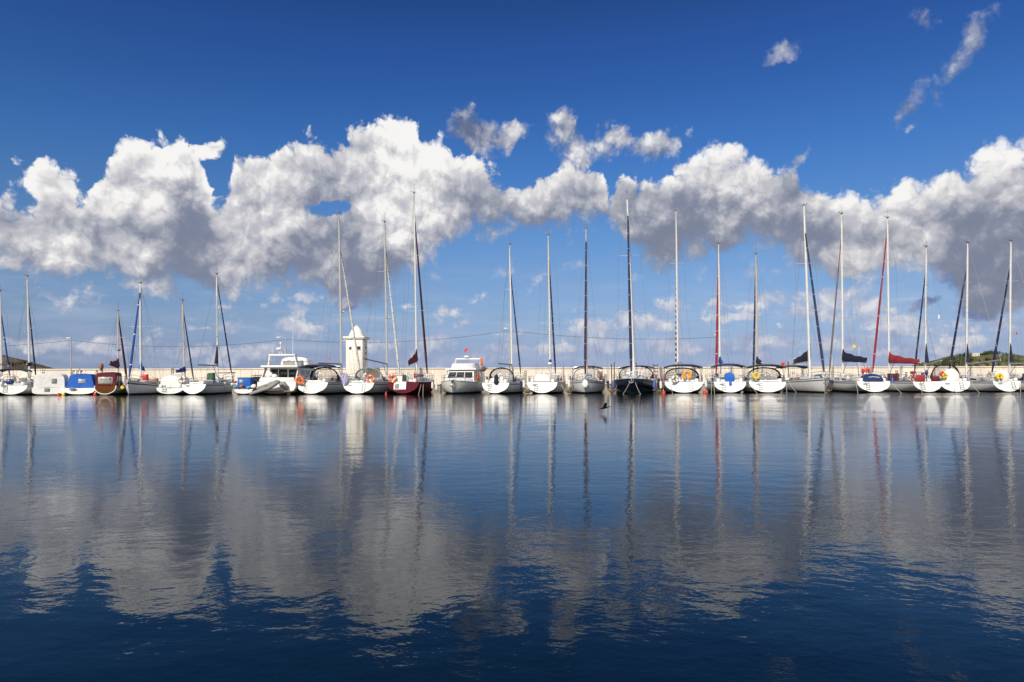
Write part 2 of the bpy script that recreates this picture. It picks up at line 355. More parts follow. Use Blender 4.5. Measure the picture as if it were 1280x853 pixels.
class M:
    def __init__(s): s.v = []; s.f = []; s.mi = []
    def add(s, vs, fs, mi=0):
        o = len(s.v); s.v += [tuple(p) for p in vs]
        s.f += [tuple(i+o for i in f) for f in fs]; s.mi += [mi]*len(fs)
    def box(s, c, d, mi=0, bev=0.0, taper=1.0, rz=0.0, sheer=(0,0)):
        x, y, z = d[0]/2, d[1]/2, d[2]/2
        b = min(bev, x*.49, y*.49, z*.49)
        def ring(zz, k, inset):
            X_, Y_ = x*k-inset, y*k-inset
            bb = max(b-inset*0.6, 0.0) if b else 0
            if b: return [(X_,-Y_+bb,zz),(X_,Y_-bb,zz),(X_-bb,Y_,zz),(-X_+bb,Y_,zz),(-X_,Y_-bb,zz),(-X_,-Y_+bb,zz),(-X_+bb,-Y_,zz),(X_-bb,-Y_,zz)]
            return [(X_,-Y_,zz),(X_,Y_,zz),(-X_,Y_,zz),(-X_,-Y_,zz)]
        rings = [ring(-z,1,0)]
        if b: rings = [ring(-z,1,b*.7), ring(-z+b,1,0), ring(z-b,taper,0), ring(z,taper,b*.7)]
        else: rings.append(ring(z,taper,0))
        cr, sr = cos(rz), sin(rz)
        rr = []
        for r in rings:
            rr.append([(c[0]+(px_+sheer[0]*(pz+z))*cr-(py_+sheer[1]*(pz+z))*sr, c[1]+(px_+sheer[0]*(pz+z))*sr+(py_+sheer[1]*(pz+z))*cr, c[2]+pz) for px_,py_,pz in r])
        s.loft(rr, True, mi, caps=True)
    def loft(s, rings, closed=True, mi=0, caps=False, mif=None):
        o = len(s.v); n = len(rings[0])
        for r in rings: s.v += [tuple(p) for p in r]
        for k in range(len(rings)-1):
            for i in range(n if closed else n-1):
                j = (i+1) % n
                s.f.append((o+k*n+i, o+k*n+j, o+(k+1)*n+j, o+(k+1)*n+i)); s.mi.append(mif(k,i) if mif else mi)
        if caps:
            s.f.append(tuple(o+i for i in reversed(range(n)))); s.mi.append(mi)
            s.f.append(tuple(o+(len(rings)-1)*n+i for i in range(n))); s.mi.append(mi)
    def tube(s, pts, r, n=6, mi=0, closed=False, flat=1.0):
        pts = [Vector(p) for p in pts]
        rs = r if isinstance(r, (list, tuple)) else [r]*len(pts)
        rings = []
        N = len(pts)
        prev = None
        for i, p in enumerate(pts):
            a = pts[(i-1) % N] if (closed or i > 0) else p
            b = pts[(i+1) % N] if (closed or i < N-1) else p
            t = (b-a)
            t = t.normalized() if t.length > 1e-9 else Vector((0,0,1))
            up = Vector((0,0,1)) if abs(t.z) < 0.95 else Vector((0,1,0))
            if prev is not None:
                e1 = prev - t*prev.dot(t)
                e1 = e1.normalized() if e1.length > 1e-6 else t.cross(up).normalized()
            else: e1 = t.cross(up).normalized()
            prev = e1; e2 = t.cross(e1)
            rings.append([tuple(p + e1*(cos(2*pi*k/n)*rs[i]) + e2*(sin(2*pi*k/n)*rs[i]*flat)) for k in range(n)])
        if closed: rings.append(rings[0])
        s.loft(rings, True, mi, caps=not closed)
    def ball(s, c, r, mi=0, n=10, m=7):
        rx, ry, rz = r if isinstance(r, (tuple, list)) else (r, r, r)
        rings = []
        for i in range(m+1):
            th = -pi/2 + pi*i/m; cr = max(cos(th), 0.02)
            rings.append([(c[0]+rx*cr*cos(2*pi*k/n), c[1]+ry*cr*sin(2*pi*k/n), c[2]+rz*sin(th)) for k in range(n)])
        s.loft(rings, True, mi, caps=True)
    def torus(s, c, R, r, mi=0, n=18, axis='y', mi2=None):
        pts = []
        for k in range(n):
            a = 2*pi*k/n
            pts.append((c[0]+R*cos(a), c[1], c[2]+R*sin(a)) if axis == 'y' else (c[0]+R*cos(a), c[1]+R*sin(a), c[2]) if axis == 'z' else (c[0], c[1]+R*cos(a), c[2]+R*sin(a)))
        f0 = len(s.f); s.tube(pts, r, 8, mi, closed=True)
        if mi2 is not None:
            for q in range(f0, len(s.f)):
                if ((q-f0)//8) % (n//4) == 0: s.mi[q] = mi2
    def quad(s, a, b, c, d, mi=0): s.add([a,b,c,d], [(0,1,2,3)], mi)
    def slab(s, pts, t, mi=0):
        """flat polygon (list of 3D points) thickened along its normal"""
        p = [Vector(q) for q in pts]; nrm = (p[1]-p[0]).cross(p[2]-p[0]).normalized()
        s.loft([[tuple(q-nrm*t/2) for q in p], [tuple(q+nrm*t/2) for q in p]], True, mi, caps=True)
    def build(s, name, mats, parent=None, smooth=True, loc=None):
        me = bpy.data.meshes.new(name); me.from_pydata(s.v, [], s.f)
        if not isinstance(mats, (list, tuple)): mats = [mats]
        for m in mats: me.materials.append(m)
        me.polygons.foreach_set('material_index', s.mi)
        if smooth:
            me.polygons.foreach_set('use_smooth', [True]*len(me.polygons))
        me.validate(); me.update()
        if smooth: me.set_sharp_from_angle(angle=radians(38))
        o = bpy.data.objects.new(name, me); COL.objects.link(o)
        if parent is not None: o.parent = parent
        if loc is not None: o.location = loc
        return o

def tag(o, label=None, cat=None, group=None, kind=None):
    if label: o['label'] = label
    if cat: o['category'] = cat
    if group: o['group'] = group
    if kind: o['kind'] = kind
    return o
def empty(name, loc, rz=0.0):
    o = bpy.data.objects.new(name, None); COL.objects.link(o)
    o.location = loc; o.rotation_euler = (0,0,rz); o.empty_display_size = 0.3
    return o

# =================================================================== water
wm = bpy.data.materials.new('harbour_water'); wm.use_nodes = True
nt = wm.node_tree; b = nt.nodes['Principled BSDF']; q = G(nt)
b.inputs['Base Color'].default_value = (0.0010, 0.0065, 0.011, 1)
b.inputs['Roughness'].default_value = 0.03; b.inputs['IOR'].default_value = 1.30
co = nt.nodes.new('ShaderNodeTexCoord').outputs['Object']
sx = q.sep(co)
warp = q.vm('ADD', co, q.vm('SCALE', q.noise(co, 0.35, 2)[1], sc=0.9))
rot = nt.nodes.new('ShaderNodeMapping'); rot.inputs['Rotation'].default_value = (0,0,radians(-16))
rot.inputs['Scale'].default_value = (0.78, 1.0, 1.0); q.put(rot.inputs[0], warp)
V1 = rot.outputs[0]
swell = q.noise(V1, 0.40, 2, 0.5)[0]
chop = q.noise(V1, 1.7, 2, 0.5)[0]
rip = q.noise(V1, 6.0, 2, 0.5)[0]
rot2 = nt.nodes.new('ShaderNodeMapping'); rot2.inputs['Rotation'].default_value = (0,0,radians(24)); rot2.inputs['Scale'].default_value = (0.8, 1.0, 1.0); q.put(rot2.inputs[0], warp)
fine = q.noise(rot2.outputs[0], 17.0, 2, 0.5)[0]
# wind patches: rougher water off to the right and far left
gust = q.noise(q.vm('MULTIPLY', co, (0.05, 0.09, 1)), 1.0, 3)[0]
right = q.mr(q.m('SUBTRACT', sx[0], q.m('MULTIPLY', sx[1], 0.16)), -2.0, 22.0)
far = q.mr(sx[1], 16.0, 34.0)
amp = q.m('ADD', q.m('ADD', q.mr(gust, 0.35, 0.7, 0.5, 1.3), q.mr(sx[1], 30.0, 66.0, 0.0, 0.8)), q.m('MULTIPLY', q.m('MULTIPLY', right, far), q.mr(gust, 0.38, 0.6, 0.9, 6.0)))
near = q.mr(sx[1], 3.0, 20.0, 1.25, 0.85)
h = q.m('ADD', q.m('MULTIPLY', swell, 0.014), q.m('MULTIPLY', chop, q.m('MULTIPLY', near, 0.0065)))
h = q.m('ADD', h, q.m('MULTIPLY', amp, q.m('ADD', q.m('MULTIPLY', rip, 0.0034), q.m('MULTIPLY', fine, 0.0016))))
bn = nt.nodes.new('ShaderNodeBump'); bn.inputs['Strength'].default_value = 1.0; bn.inputs['Distance'].default_value = 1.0
nt.links.new(h, bn.inputs['Height']); nt.links.new(bn.outputs[0], b.inputs['Normal'])
wt = M(); wt.quad((-3000,-400,0),(3000,-400,0),(3000,6000,0),(-3000,6000,0))
tag(wt.build('sea_water', wm, smooth=False), kind='structure')

# =================================================================== breakwater quay, wall
def concrete(name, col, joints=5.0, stain=0.25, bands=True):
    m = bpy.data.materials.new(name); m.use_nodes = True
    nt = m.node_tree; b = nt.nodes['Principled BSDF']; q = G(nt)
    co = nt.nodes.new('ShaderNodeTexCoord').outputs['Object']; s = q.sep(co)
    b.inputs['Roughness'].default_value = 0.85
    n1 = q.noise(co, 0.35, 5, 0.6)[0]; n2 = q.noise(co, 4.0, 5, 0.6)[0]
    c = q.vm('SCALE', col, sc=q.m('ADD', q.mr(n1, 0.3, 0.7, 0.86, 1.06), q.mr(n2, 0.3, 0.7, -0.05, 0.05)))
    st = q.noise(q.vm('MULTIPLY', co, (1.5, 1.5, 0.18)), 1.0, 5, 0.7)[0]
    c = q.mix(q.mr(st, 0.52, 0.75, 0.0, stain), c, (0.22, 0.17, 0.12, 1))
    if joints:
        w = q.m('FRACT', q.m('DIVIDE', s[0], joints))
        line = q.m('MAXIMUM', q.m('LESS_THAN', w, 0.012), q.m('GREATER_THAN', w, 0.988))
        c = q.mix(q.m('MULTIPLY', line, 0.28), c, (0.20,0.15,0.11,1))
        cell = nt.nodes.new('ShaderNodeTexWhiteNoise'); cell.noise_dimensions = '1D'
        q.put(cell.inputs['W'], q.m('FLOOR', q.m('DIVIDE', s[0], joints)))
        c = q.vm('SCALE', c, sc=q.mr(cell.outputs[0], 0, 1, 0.94, 1.04))
    nt.links.new(c, b.inputs['Base Color'])
    bn = nt.nodes.new('ShaderNodeBump'); bn.inputs['Distance'].default_value = 0.02
    nt.links.new(n2, bn.inputs['Height']); nt.links.new(bn.outputs[0], b.inputs['Normal'])
    return m
WALLM = concrete('painted_breakwater_render', (0.74,0.66,0.56), 5.2, 0.20)
CAPM = concrete('pale_wall_coping', (0.72,0.64,0.54), 2.6, 0.12)
QUAYM = concrete('quay_concrete', (0.34,0.30,0.25), 4.0, 0.4)
QY = D0 + 16.6        # quay edge
WY = QY + 7.0         # wall face
w = M()
w.box((0, WY+0.5, 1.85-0.15), (420, 1.0, 2.0), 0)
w.box((0, WY+0.5, 2.78), (420, 1.16, 0.16), 1, bev=0.02)
wall = empty('breakwater_wall', (0, WY, 0.7)); tag(wall, 'long cream rendered breakwater wall running behind all the boats', 'wall')
def seg(name, mesh, ms, par, loc):
    o = mesh.build(name, ms, par, smooth=False); return o
w = M(); w.box((0, 0.5, 1.03), (420, 1.0, 2.06)); w.build('wall_face', WALLM, wall, smooth=False)
w = M(); w.box((0, 0.48, 2.14), (420, 1.2, 0.15)); w.build('coping', CAPM, wall, smooth=False)
w = M(); w.box((0, -0.12, 0.20), (420, 0.24, 0.40)); w.build('footing', CAPM, wall, smooth=False)
w = M()
w.box((0, QY+20, -0.7), (420, 40, 2.8)); 
q_ = w.build('quay', QUAYM, None, smooth=False); tag(q_, kind='structure')
w = M(); w.box((0, QY+0.10, 0.78), (420, 0.5, 0.14), bev=0.02)
w.build('quay_edge', CAPM, None, smooth=False); tag(bpy.data.objects['quay_edge'], kind='structure')
w = M()
for i in range(60):
    xx = -120 + i*4.1; w.box((xx, QY-0.09, 0.25), (0.22, 0.16, 0.8), bev=0.03)

# =================================================================== hills far behind
def hillmat(name, c1, c2, c3, sc):
    m = bpy.data.materials.new(name); m.use_nodes = True
    nt = m.node_tree; b = nt.nodes['Principled BSDF']; q = G(nt)
    co = nt.nodes.new('ShaderNodeTexCoord').outputs['Object']
    n = q.noise(co, sc, 7, 0.65)[0]
    c = q.ramp(n, [(0.36, c1+(1,)), (0.5, c2+(1,)), (0.64, c3+(1,))])
    nt.links.new(c, b.inputs['Base Color']); b.inputs['Roughness'].default_value = 0.95
    b.inputs['Specular IOR Level'].default_value = 0.1
    return m
def hill(name, pts, D, depth, m, seed, amp):
    """pts: photo skyline (px,py) of a far hill at distance D"""
    rnd = random.Random(seed); mm = M(); rings = []
    NX, NY = 90, 14
    x0, x1 = pts[0][0], pts[-1][0]
    def prof_(px):
        for (a, ya), (c, yc) in zip(pts, pts[1:]):
            if a <= px <= c:
                t = (px-a)/(c-a); t = t*t*(3-2*t); return ya+(yc-ya)*t
        return pts[-1][1]
    from mathutils import noise as mn
    for i in range(NX+1):
        px = x0+(x1-x0)*i/NX; H = max(Z(px, prof_(px), D), 0.0)+4
        ring = []
        for j in range(NY+1):
            t = j/NY; yy = D - depth*0.5 + depth*t
            k = sin(pi*min(1, t*1.0))**0.6 if 0 < t < 1 else 0
            n_ = mn.fractal(Vector((X(px,D)*0.03, yy*0.03, seed)), 0.8, 2.1, 5)
            ring.append((X(px, D), yy, -4 + H*k*(1+0.12*n_) + n_*amp*k))
        rings.append(ring)
    mm.loft(rings, closed=False)
    o = mm.build(name, m, None); tag(o, kind='structure'); return o
HL = hillmat('dry_rocky_hillside', (0.050,0.055,0.025), (0.13,0.10,0.06), (0.24,0.18,0.13), 0.09)
HR = hillmat('scrub_hillside', (0.035,0.045,0.015), (0.09,0.09,0.035), (0.17,0.15,0.07), 0.06)
hill('rocky_hill', [(-200,470),(-120,440),(-60,436),(-10,448),(6,447),(16,448),(24,450),(32,454),(40,459),(56,470)], 520, 120, HL, 3, 1.6)
hill('green_hill', [(1130,472),(1165,460),(1180,451),(1200,446),(1230,445),(1260,446),(1300,450),(1360,456),(1420,472)], 640, 160, HR, 9, 1.5)

# trees standing on the green hill
FOL = [hillmat('dark_pine_foliage', (0.020,0.035,0.012), (0.040,0.060,0.020), (0.075,0.090,0.035), 0.5),
       hillmat('olive_foliage', (0.040,0.050,0.020), (0.075,0.085,0.035), (0.12,0.12,0.06), 0.5)]
BARK = mat('grey_brown_bark', (0.10,0.075,0.05), 0.9)
def crown_mesh(rnd, R, H, n):
    mm = M()
    cl = []
    for k in range(9):
        a = rnd.uniform(0, 2*pi); rr = rnd.uniform(0, R*0.62)
        cl.append((rr*cos(a), rr*sin(a), H*rnd.uniform(0.45, 0.88), R*rnd.uniform(0.30, 0.52)))
    for k in range(n):
        c = rnd.choice(cl)
        d = Vector((rnd.gauss(0,1), rnd.gauss(0,1), rnd.gauss(0,0.75))).normalized()*c[3]*rnd.uniform(0.6, 1.12)
        p = Vector(c[:3])+d
        a = Vector((rnd.gauss(0,1), rnd.gauss(0,1), rnd.gauss(0,1))).normalized()
        bb = a.orthogonal().normalized(); s_ = rnd.uniform(0.22, 0.5)
        mm.add([p+a*s_, p+bb*s_, p-a*s_, p-bb*s_*0.8], [(0,1,2,3)], 0)
    return mm
def scrub(name, m, spots, D0_, dd, hmin, hmax, seed):
    """far-off low wood that reads as one mass"""
    rnd = random.Random(seed); allm = M()
    for (px, py) in spots:
        D = D0_ + rnd.uniform(-dd, dd); H = rnd.uniform(hmin, hmax); R = H*rnd.uniform(0.45, 0.8)
        zt = Z(px, py, D); c = crown_mesh(rnd, R, H, 150)
        x = X(px, D); allm.add([(p[0]+x, p[1]+D, p[2]+zt-H) for p in c.v], c.f, 0)
        t = M(); t.tube([(x,D,zt-H-2.5),(x+.1,D,zt-H*0.5)], [0.25,0.1], 5); allm.add(t.v, t.f, 1)
    o = allm.build(name, [m, BARK], None, smooth=False); tag(o, kind='stuff'); return o
skyline = [(1170,455),(1177,452),(1184,448),(1190,446),(1197,443),(1203,441),(1209,439.5),(1215,441),(1222,441),(1228,440),(1234,438.5),(1240,437.5),(1246,438),(1252,439.5),(1258,441),(1264,441.5),(1270,442.5),(1276,443.5),(1284,445)]
sp = []
for k in range(70):
    t = random.random()*(len(skyline)-1); i = int(t); f = t-i
    a_, c_ = skyline[i], skyline[i+1]; sp.append((a_[0]+(c_[0]-a_[0])*f, a_[1]+(c_[1]-a_[1])*f+random.uniform(0, 1.6)))
scrub('hill_trees', FOL[0], sp, 640, 16, 4.5, 7.0, 5)
scrub('hill_scrub', FOL[1], [(random.uniform(1172, 1290), random.uniform(447, 456)) for k in range(60)], 590, 14, 2.5, 4.5, 6)
scrub('hill_bushes', FOL[1], [(random.uniform(0, 34), random.uniform(450, 456)) for k in range(14)], 490, 8, 1.0, 1.8, 8)
# white house on the hill
hs = empty('white_house', (X(1218,628), 628, Z(1218,446.5,628)), 0.2); tag(hs, 'small white house among the trees on the right hill', 'house')
m_ = M(); m_.box((0,0,1.8), (6.5,5,3.6)); m_.build('wall', mat('whitewash', (0.75,0.72,0.66), 0.8), hs, smooth=False)
m_ = M(); m_.box((0,0,3.75), (7.0,5.5,0.3)); m_.build('roof', mat('house_roof', (0.6,0.5,0.42), 0.8), hs, smooth=False)
for xx in (-1.8, 1.6):
    m_ = M(); m_.box((xx,-2.54,1.9), (0.9,0.1,1.1)); m_.build('window', GLASS, hs, smooth=False)

# =================================================================== harbour light tower
TW = concrete('whitewashed_tower_render', (0.84,0.80,0.71), 0, 0.10)
TD = WY-2.6
tx = X(446, TD)
tw = empty('harbour_tower', (tx, TD, 0.7), radians(-4)); tag(tw, 'squat white square tower with pointed dome and two small windows', 'tower')
zc = Z(446, 425, TD)-0.7      # underside of cornice
hw = 10.8/F*TD                # half width of the shaft
m_ = M(); m_.box((0,0,zc/2+0.45), (2*hw, 2*hw, zc-0.9), bev=0.10, taper=0.985); m_.build('shaft', TW, tw)
m_ = M(); m_.box((0,0,0.42), (2*hw+0.55, 2*hw+0.55, 0.95), bev=0.12, taper=0.92); m_.box((0,0,1.02), (2*hw+0.34,2*hw+0.34,0.14), bev=0.03); m_.build('plinth', TW, tw)
m_ = M(); m_.box((0,0,zc+0.10), (2*hw+0.28, 2*hw+0.28, 0.14), bev=0.03); m_.box((0,0,zc+0.27), (2*hw+0.52, 2*hw+0.52, 0.20), bev=0.03); m_.build('cornice', TW, tw)
dz = zc+0.37; dome_h = Z(446, 407.5, TD)-0.7-dz
m_ = M(); rings = []
for k in range(13):
    t = k/12
    r = hw*0.98*([1.0,.90,.85,.82,.785,.745,.695,.635,.56,.47,.36,.22,.05][k])
    nn = 20
    rings.append([((r*cos(2*pi*i/nn)), (r*sin(2*pi*i/nn)), dz+dome_h*t) for i in range(nn)])
m_.loft(rings, True, caps=True); m_.tube([(0,0,dz+dome_h-0.05),(0,0,dz+dome_h+0.12)], [0.09,0.03], 8)
m_.build('dome', TW, tw)
for (wx, ww, wh) in ((-0.50, 0.28, 0.34), (0.56, 0.56, 0.44)):
    m_ = M(); m_.box((wx, -hw-0.015, zc-1.12), (ww+0.1, 0.06, wh+0.1)); fr = m_.build('window', TW, tw, smooth=False)
    m_ = M(); m_.box((wx, -hw-0.035, zc-1.12), (ww, 0.05, wh)); m_.build('pane', GLASS, fr, smooth=False)
for k in range(3):
    m_ = M(); m_.box((hw+0.02, 0.3, zc-1.0-k*0.75), (0.06, 0.35, 0.3)); m_.build('side_slot', GLASS, tw, smooth=False)

# =================================================================== lamp posts and cable of festoon bulbs
def lamp(px, py, D, head, label):
    h = Z(px, py, D)-0.7
    r = empty('lamp_post', (X(px, D), D, 0.7)); tag(r, label, 'street lamp', 'lamp posts on the breakwater')
    m_ = M(); m_.tube([(0,0,0),(0,0,h*0.5),(0,0,h)], [0.09,0.075,0.055], 8); m_.tube([(0,0,0),(0,0,0.25)], 0.14, 8); m_.build('pole', GALV, r)
    m_ = M(); m_.tube([(0,0,h-0.02),(head*0.35,0,h+0.22),(head*0.8,0,h+0.25)], 0.035, 6); m_.build('arm', GALV, r)
    m_ = M(); m_.box((head*0.95, 0, h+0.23), (0.62, 0.26, 0.14), bev=0.05); f = m_.build('lamp_head', MASTW, r)
    m_ = M(); m_.box((head*0.95, 0, h+0.15), (0.46, 0.18, 0.03)); m_.build('lamp_glass', VINYL, f, smooth=False)
    return Vector((X(px,D), D, 0.7+h-0.05))
LD = WY-1.2
poles = [lamp(-200, 426, LD, -0.6, 'lamp post off beyond the left edge'), lamp(89, 425, LD, -0.3, 'slim grey lamp post behind the blue canopied motorboat'),
         lamp(357.5, 424, LD, -1.0, 'grey lamp post with a level arm rising behind the flybridge yacht'),
         lamp(637, 413, LD, -0.5, 'tall grey lamp post hidden in line with a white mast near the middle'),
         lamp(899.5, 421, LD, -0.4, 'grey lamp post in line with the mast of the red furled sail')]
cab = M(); bulbs = M()
for a, c in zip(poles, poles[1:]):
    pts = []; n = 40; sag = 1.0 if a.x < -40 or c.x < X(640, LD)+1 else 0.7
    for k in range(n+1):
        t = k/n; p = a.lerp(c, t); p.z -= 4*sag*t*(1-t)*0.9; pts.append(tuple(p))
        if k % 2 == 1: bulbs.ball((p.x, p.y, p.z-0.08), (0.05,0.05,0.07), 0, 6, 4)
    cab.tube(pts, 0.020, 5)
cb = cab.build('festoon_cable', BLACK); tag(cb, 'dark cable of small bulbs slung between the lamp posts', 'cable')
bb = bulbs.build('bulb', VINYL, cb)
bb['kind'] = 'stuff'

# =================================================================== sailing boats
def hull_rings(L, B, fs, fb, dk=0.45, sternw=0.88, fine=1.0, rake=0.34, trake=0.42, NS=18, full=3.6, pst=2.4):
    rings = []; sheer = []
    lv = [1.0, 0.90, 0.80, 0.72, 0.55, 0.36]
    for i in range(NS+1):
        t = i/NS
        if t < 0.42: w_ = sternw + (1-sternw)*sin(pi/2*t/0.42)
        else: w_ = max(0.0, 1-((t-0.42)/0.58)**(2.0*fine))**0.78
        b_ = B/2*w_ if i < NS else 0.03
        zs = fs + (fb-fs)*t**1.6 - 0.10*sin(pi*t)
        d = 0.03 + dk*sin(pi*min(1, t*1.05))**0.7 if t < 0.95 else 0.05
        zl = [zs*k for k in lv] + [0.16, 0.05, -d*0.4, -d]
        lift = 0.11*max(0.0, 1-t*4)**1.5
        if lift > 0.001: zl = [z if z > 0.4 else max(z, lift+(-0.02+0.015*(9-j)) - d*(1-max(0.0, 1-t*4))) for j, z in enumerate(zl)]; d = -zl[-1]
        tt = min(1.0, t/0.35); tt = tt*tt*(3-2*tt)
        p = pst + (full-pst)*tt
        ring = []
        for z in zl:
            k = (zs-z)/(zs+d)
            x = b_*max(0.0, 1-k**p)**(1/1.9)
            if t > 0.6: x *= 1-(0.20*k*((t-0.6)/0.4))
            y = L*t
            y += trake*(z/zs)*max(0, 1-t*3)**2 - rake*(1-z/zs)*max(0,(t-0.5)/0.5)**2
            ring.append((x, y, z))
        rings.append(ring); sheer.append((b_, ring[0][1], zs))
    return rings, sheer
def make_hull(par, L, B, fs, fb, mats, name='hull', **kw):
    """mats: topside, antifouling, stripe, transom"""
    rings, sheer = hull_rings(L, B, fs, fb, **kw)
    full = [[(-x,y,z) for x,y,z in r] + [(x,y,z) for x,y,z in reversed(r)] for r in rings]
    n = len(rings[0])
    def mif(k, i):
        i = min(i, 2*n-2-i)
        return 1 if i >= 6 else (2 if i == 1 else 0)
    m_ = M(); m_.loft(full, closed=False, mif=mif)
    r0 = full[0]
    m_.add([(x,y,z) for x,y,z in r0], [tuple(reversed(range(len(r0))))], 3)
    h = m_.build(name, mats, par)
    # deck with slight camber
    m_ = M(); rr = []
    for b_, y, z in sheer:
        rr.append([(-b_, y, z-0.03), (-b_*0.5, y, z+0.03), (0, y, z+0.06), (b_*0.5, y, z+0.03), (b_, y, z-0.03)])
    m_.loft(rr, closed=False); m_.build('deck', GELS, par)
    m_ = M()
    for sgn in (-1, 1): m_.tube([(sgn*b_, y, z+0.015) for b_, y, z in sheer], 0.03, 5)
    m_.build('toe_rail', mats[2] if mats[2] is not mats[0] else ALU, par)
    return sheer
def sheer_at(sheer, t):
    k = t*(len(sheer)-1); i = min(int(k), len(sheer)-2); f = k-i
    a, c = sheer[i], sheer[i+1]; return tuple(a[j]+(c[j]-a[j])*f for j in range(3))
def rails(par, sheer, hgt=0.62, stern=True, bow=True):
    if stern:
        b0, y0, z0 = sheer_at(sheer, 0.01); b1, y1, z1 = sheer_at(sheer, 0.12)
        for sg in (-1,1):
            m_ = M()
            for k in (1.0, 0.52): m_.tube([(sg*(b1-.04),y1,z1+hgt*k),(sg*(b0-.06),y0+.25,z0+hgt*k),(sg*b0*0.55,y0+.05,z0+hgt*k)], 0.022, 5)
            for (bx, yy) in ((b0*0.55, y0+.05), (b0-.06, y0+.25), (b1-.04, y1)): m_.tube([(sg*bx,yy,z0),(sg*bx,yy,z0+hgt)], 0.02, 5)
            m_.build('stern_rail', STEEL, par)
    if bow:
        m_ = M(); b0, y0, z0 = sheer_at(sheer, 0.985); b1, y1, z1 = sheer_at(sheer, 0.88)
        for k in (1.0, 0.55): m_.tube([(-b1,y1,z1+hgt*k),(-b0-.12,y0,z0+hgt*k+.05),(b0+.12,y0,z0+hgt*k+.05),(b1,y1,z1+hgt*k)], 0.022, 5)
        for sg in (-1,1):
            m_.tube([(sg*b1,y1,z1),(sg*b1,y1,z1+hgt)], 0.02, 5); m_.tube([(sg*(b0+.12),y0-.1,z0),(sg*(b0+.12),y0,z0+hgt)], 0.02, 5)
        m_.build('bow_rail', STEEL, par)
    for sg in (-1,1):
        m_ = M(); ts = [0.12+0.76*k/6 for k in range(7)]; top = []
        for t in ts:
            b_, y, z = sheer_at(sheer, t); m_.tube([(sg*(b_-.04),y,z),(sg*(b_-.04),y,z+hgt)], 0.016, 4); top.append((sg*(b_-.04),y,z+hgt))
        m_.tube(top, 0.010, 4); m_.tube([(x,y,z-hgt*.48) for x,y,z in top], 0.009, 4)
        m_.build('guard_rail', STEEL, par)
def cabin_top(par, sheer, L, t0, t1, hgt, wf=0.62, m=GELS, win=True, name='cabin', wm_=GLASS):
    m_ = M(); rr = []; N = 10; out = []
    for i in range(N+1):
        t = t0+(t1-t0)*i/N; b_, y, z = sheer_at(sheer, t); s_ = (i/N)
        e = min(1, 0.25+s_*5)**0.5 if s_ < 0.2 else (max(0.06, (1-s_)*2.6)**0.8 if s_ > 0.62 else 1.0)
        e = min(e, 1.0); w_ = b_*wf; hh = hgt*e
        rr.append([(-w_,y,z-.02),(-w_*0.97,y,z+hh*.45),(-w_*0.86,y,z+hh*.85),(-w_*0.5,y,z+hh),(0,y,z+hh*1.06),(w_*0.5,y,z+hh),(w_*0.86,y,z+hh*.85),(w_*0.97,y,z+hh*.45),(w_,y,z-.02)])
        out.append((w_, y, z, hh))
    m_.loft(rr, closed=False)
    for idx in (0, -1):
        r = rr[idx]; m_.add(r, [tuple(range(len(r)))], 0)
    c = m_.build(name, m, par)
    if win:
        for sg in (-1,1):
            for (a, e_) in ((1,3),(4,5),(5.4,6.3)):
                m_ = M(); P_ = []
                for k in (a, e_):
                    i = int(k); f = k-i; q0, q1 = out[i], out[min(i+1,N)]
                    q_ = [q0[j]+(q1[j]-q0[j])*f for j in range(4)]; P_.append(q_)
                (wa,ya,za,ha), (wb,yb,zb,hb) = P_
                m_.slab([(sg*(wa*.985+.012),ya,za+ha*.28),(sg*(wb*.985+.012),yb,zb+hb*.28),(sg*(wb*.93+.012),yb,zb+hb*.66),(sg*(wa*.93+.012),ya,za+ha*.66)], 0.02)
                m_.build('cabin_window', wm_, c, smooth=False)
    return c
def arch_pts(w, y, z0, z1, n=9, flat=0.35):
    pts = []
    for k in range(n):
        a = pi*k/(n-1)
        cx = -cos(a); sz = sin(a)**flat if 0 < k < n-1 else 0
        pts.append((w*cx*(1 if abs(cx) > 0 else 1), y, z0+(z1-z0)*sz))
    return pts
def bimini(par, w, y0, y1, zf, ztop, m, camber=0.26, thick=0.09, frame=STEEL):
    m_ = M(); rr = []
    for i in range(7):
        t = i/6; y = y0+(y1-y0)*t; drop = 0.10*(2*t-1)**4
        r = []
        for k in range(11):
            s_ = -1+2*k/10; r.append((w*s_, y, ztop-drop-camber*abs(s_)**2.6))
        rr.append(r)
    top = rr; bot = [[(x*0.995,y,z-thick-0.015*random.random()) for x,y,z in r] for r in rr]
    m_.loft([list(a)+list(reversed(c)) for a, c in zip(top, bot)], True, caps=True)
    c = m_.build('bimini', m, par)
    for (yb, yt) in (((y0+y1)/2+.1, y0+.06), ((y0+y1)/2, (y0+y1)/2+.05), ((y0+y1)/2-.1, y1-.06)):
        m_ = M(); m_.tube([(-w,yb,zf),(-w*1.0,yt,ztop-camber-.05),(-w*.9,yt,ztop-camber*.8-.04),(-w*.5,yt,ztop-.07),(w*.5,yt,ztop-.07),(w*.9,yt,ztop-camber*.8-.04),(w,yt,ztop-camber-.05),(w,yb,zf)], 0.018, 5)
        m_.build('bimini_frame', frame, c)
    return c
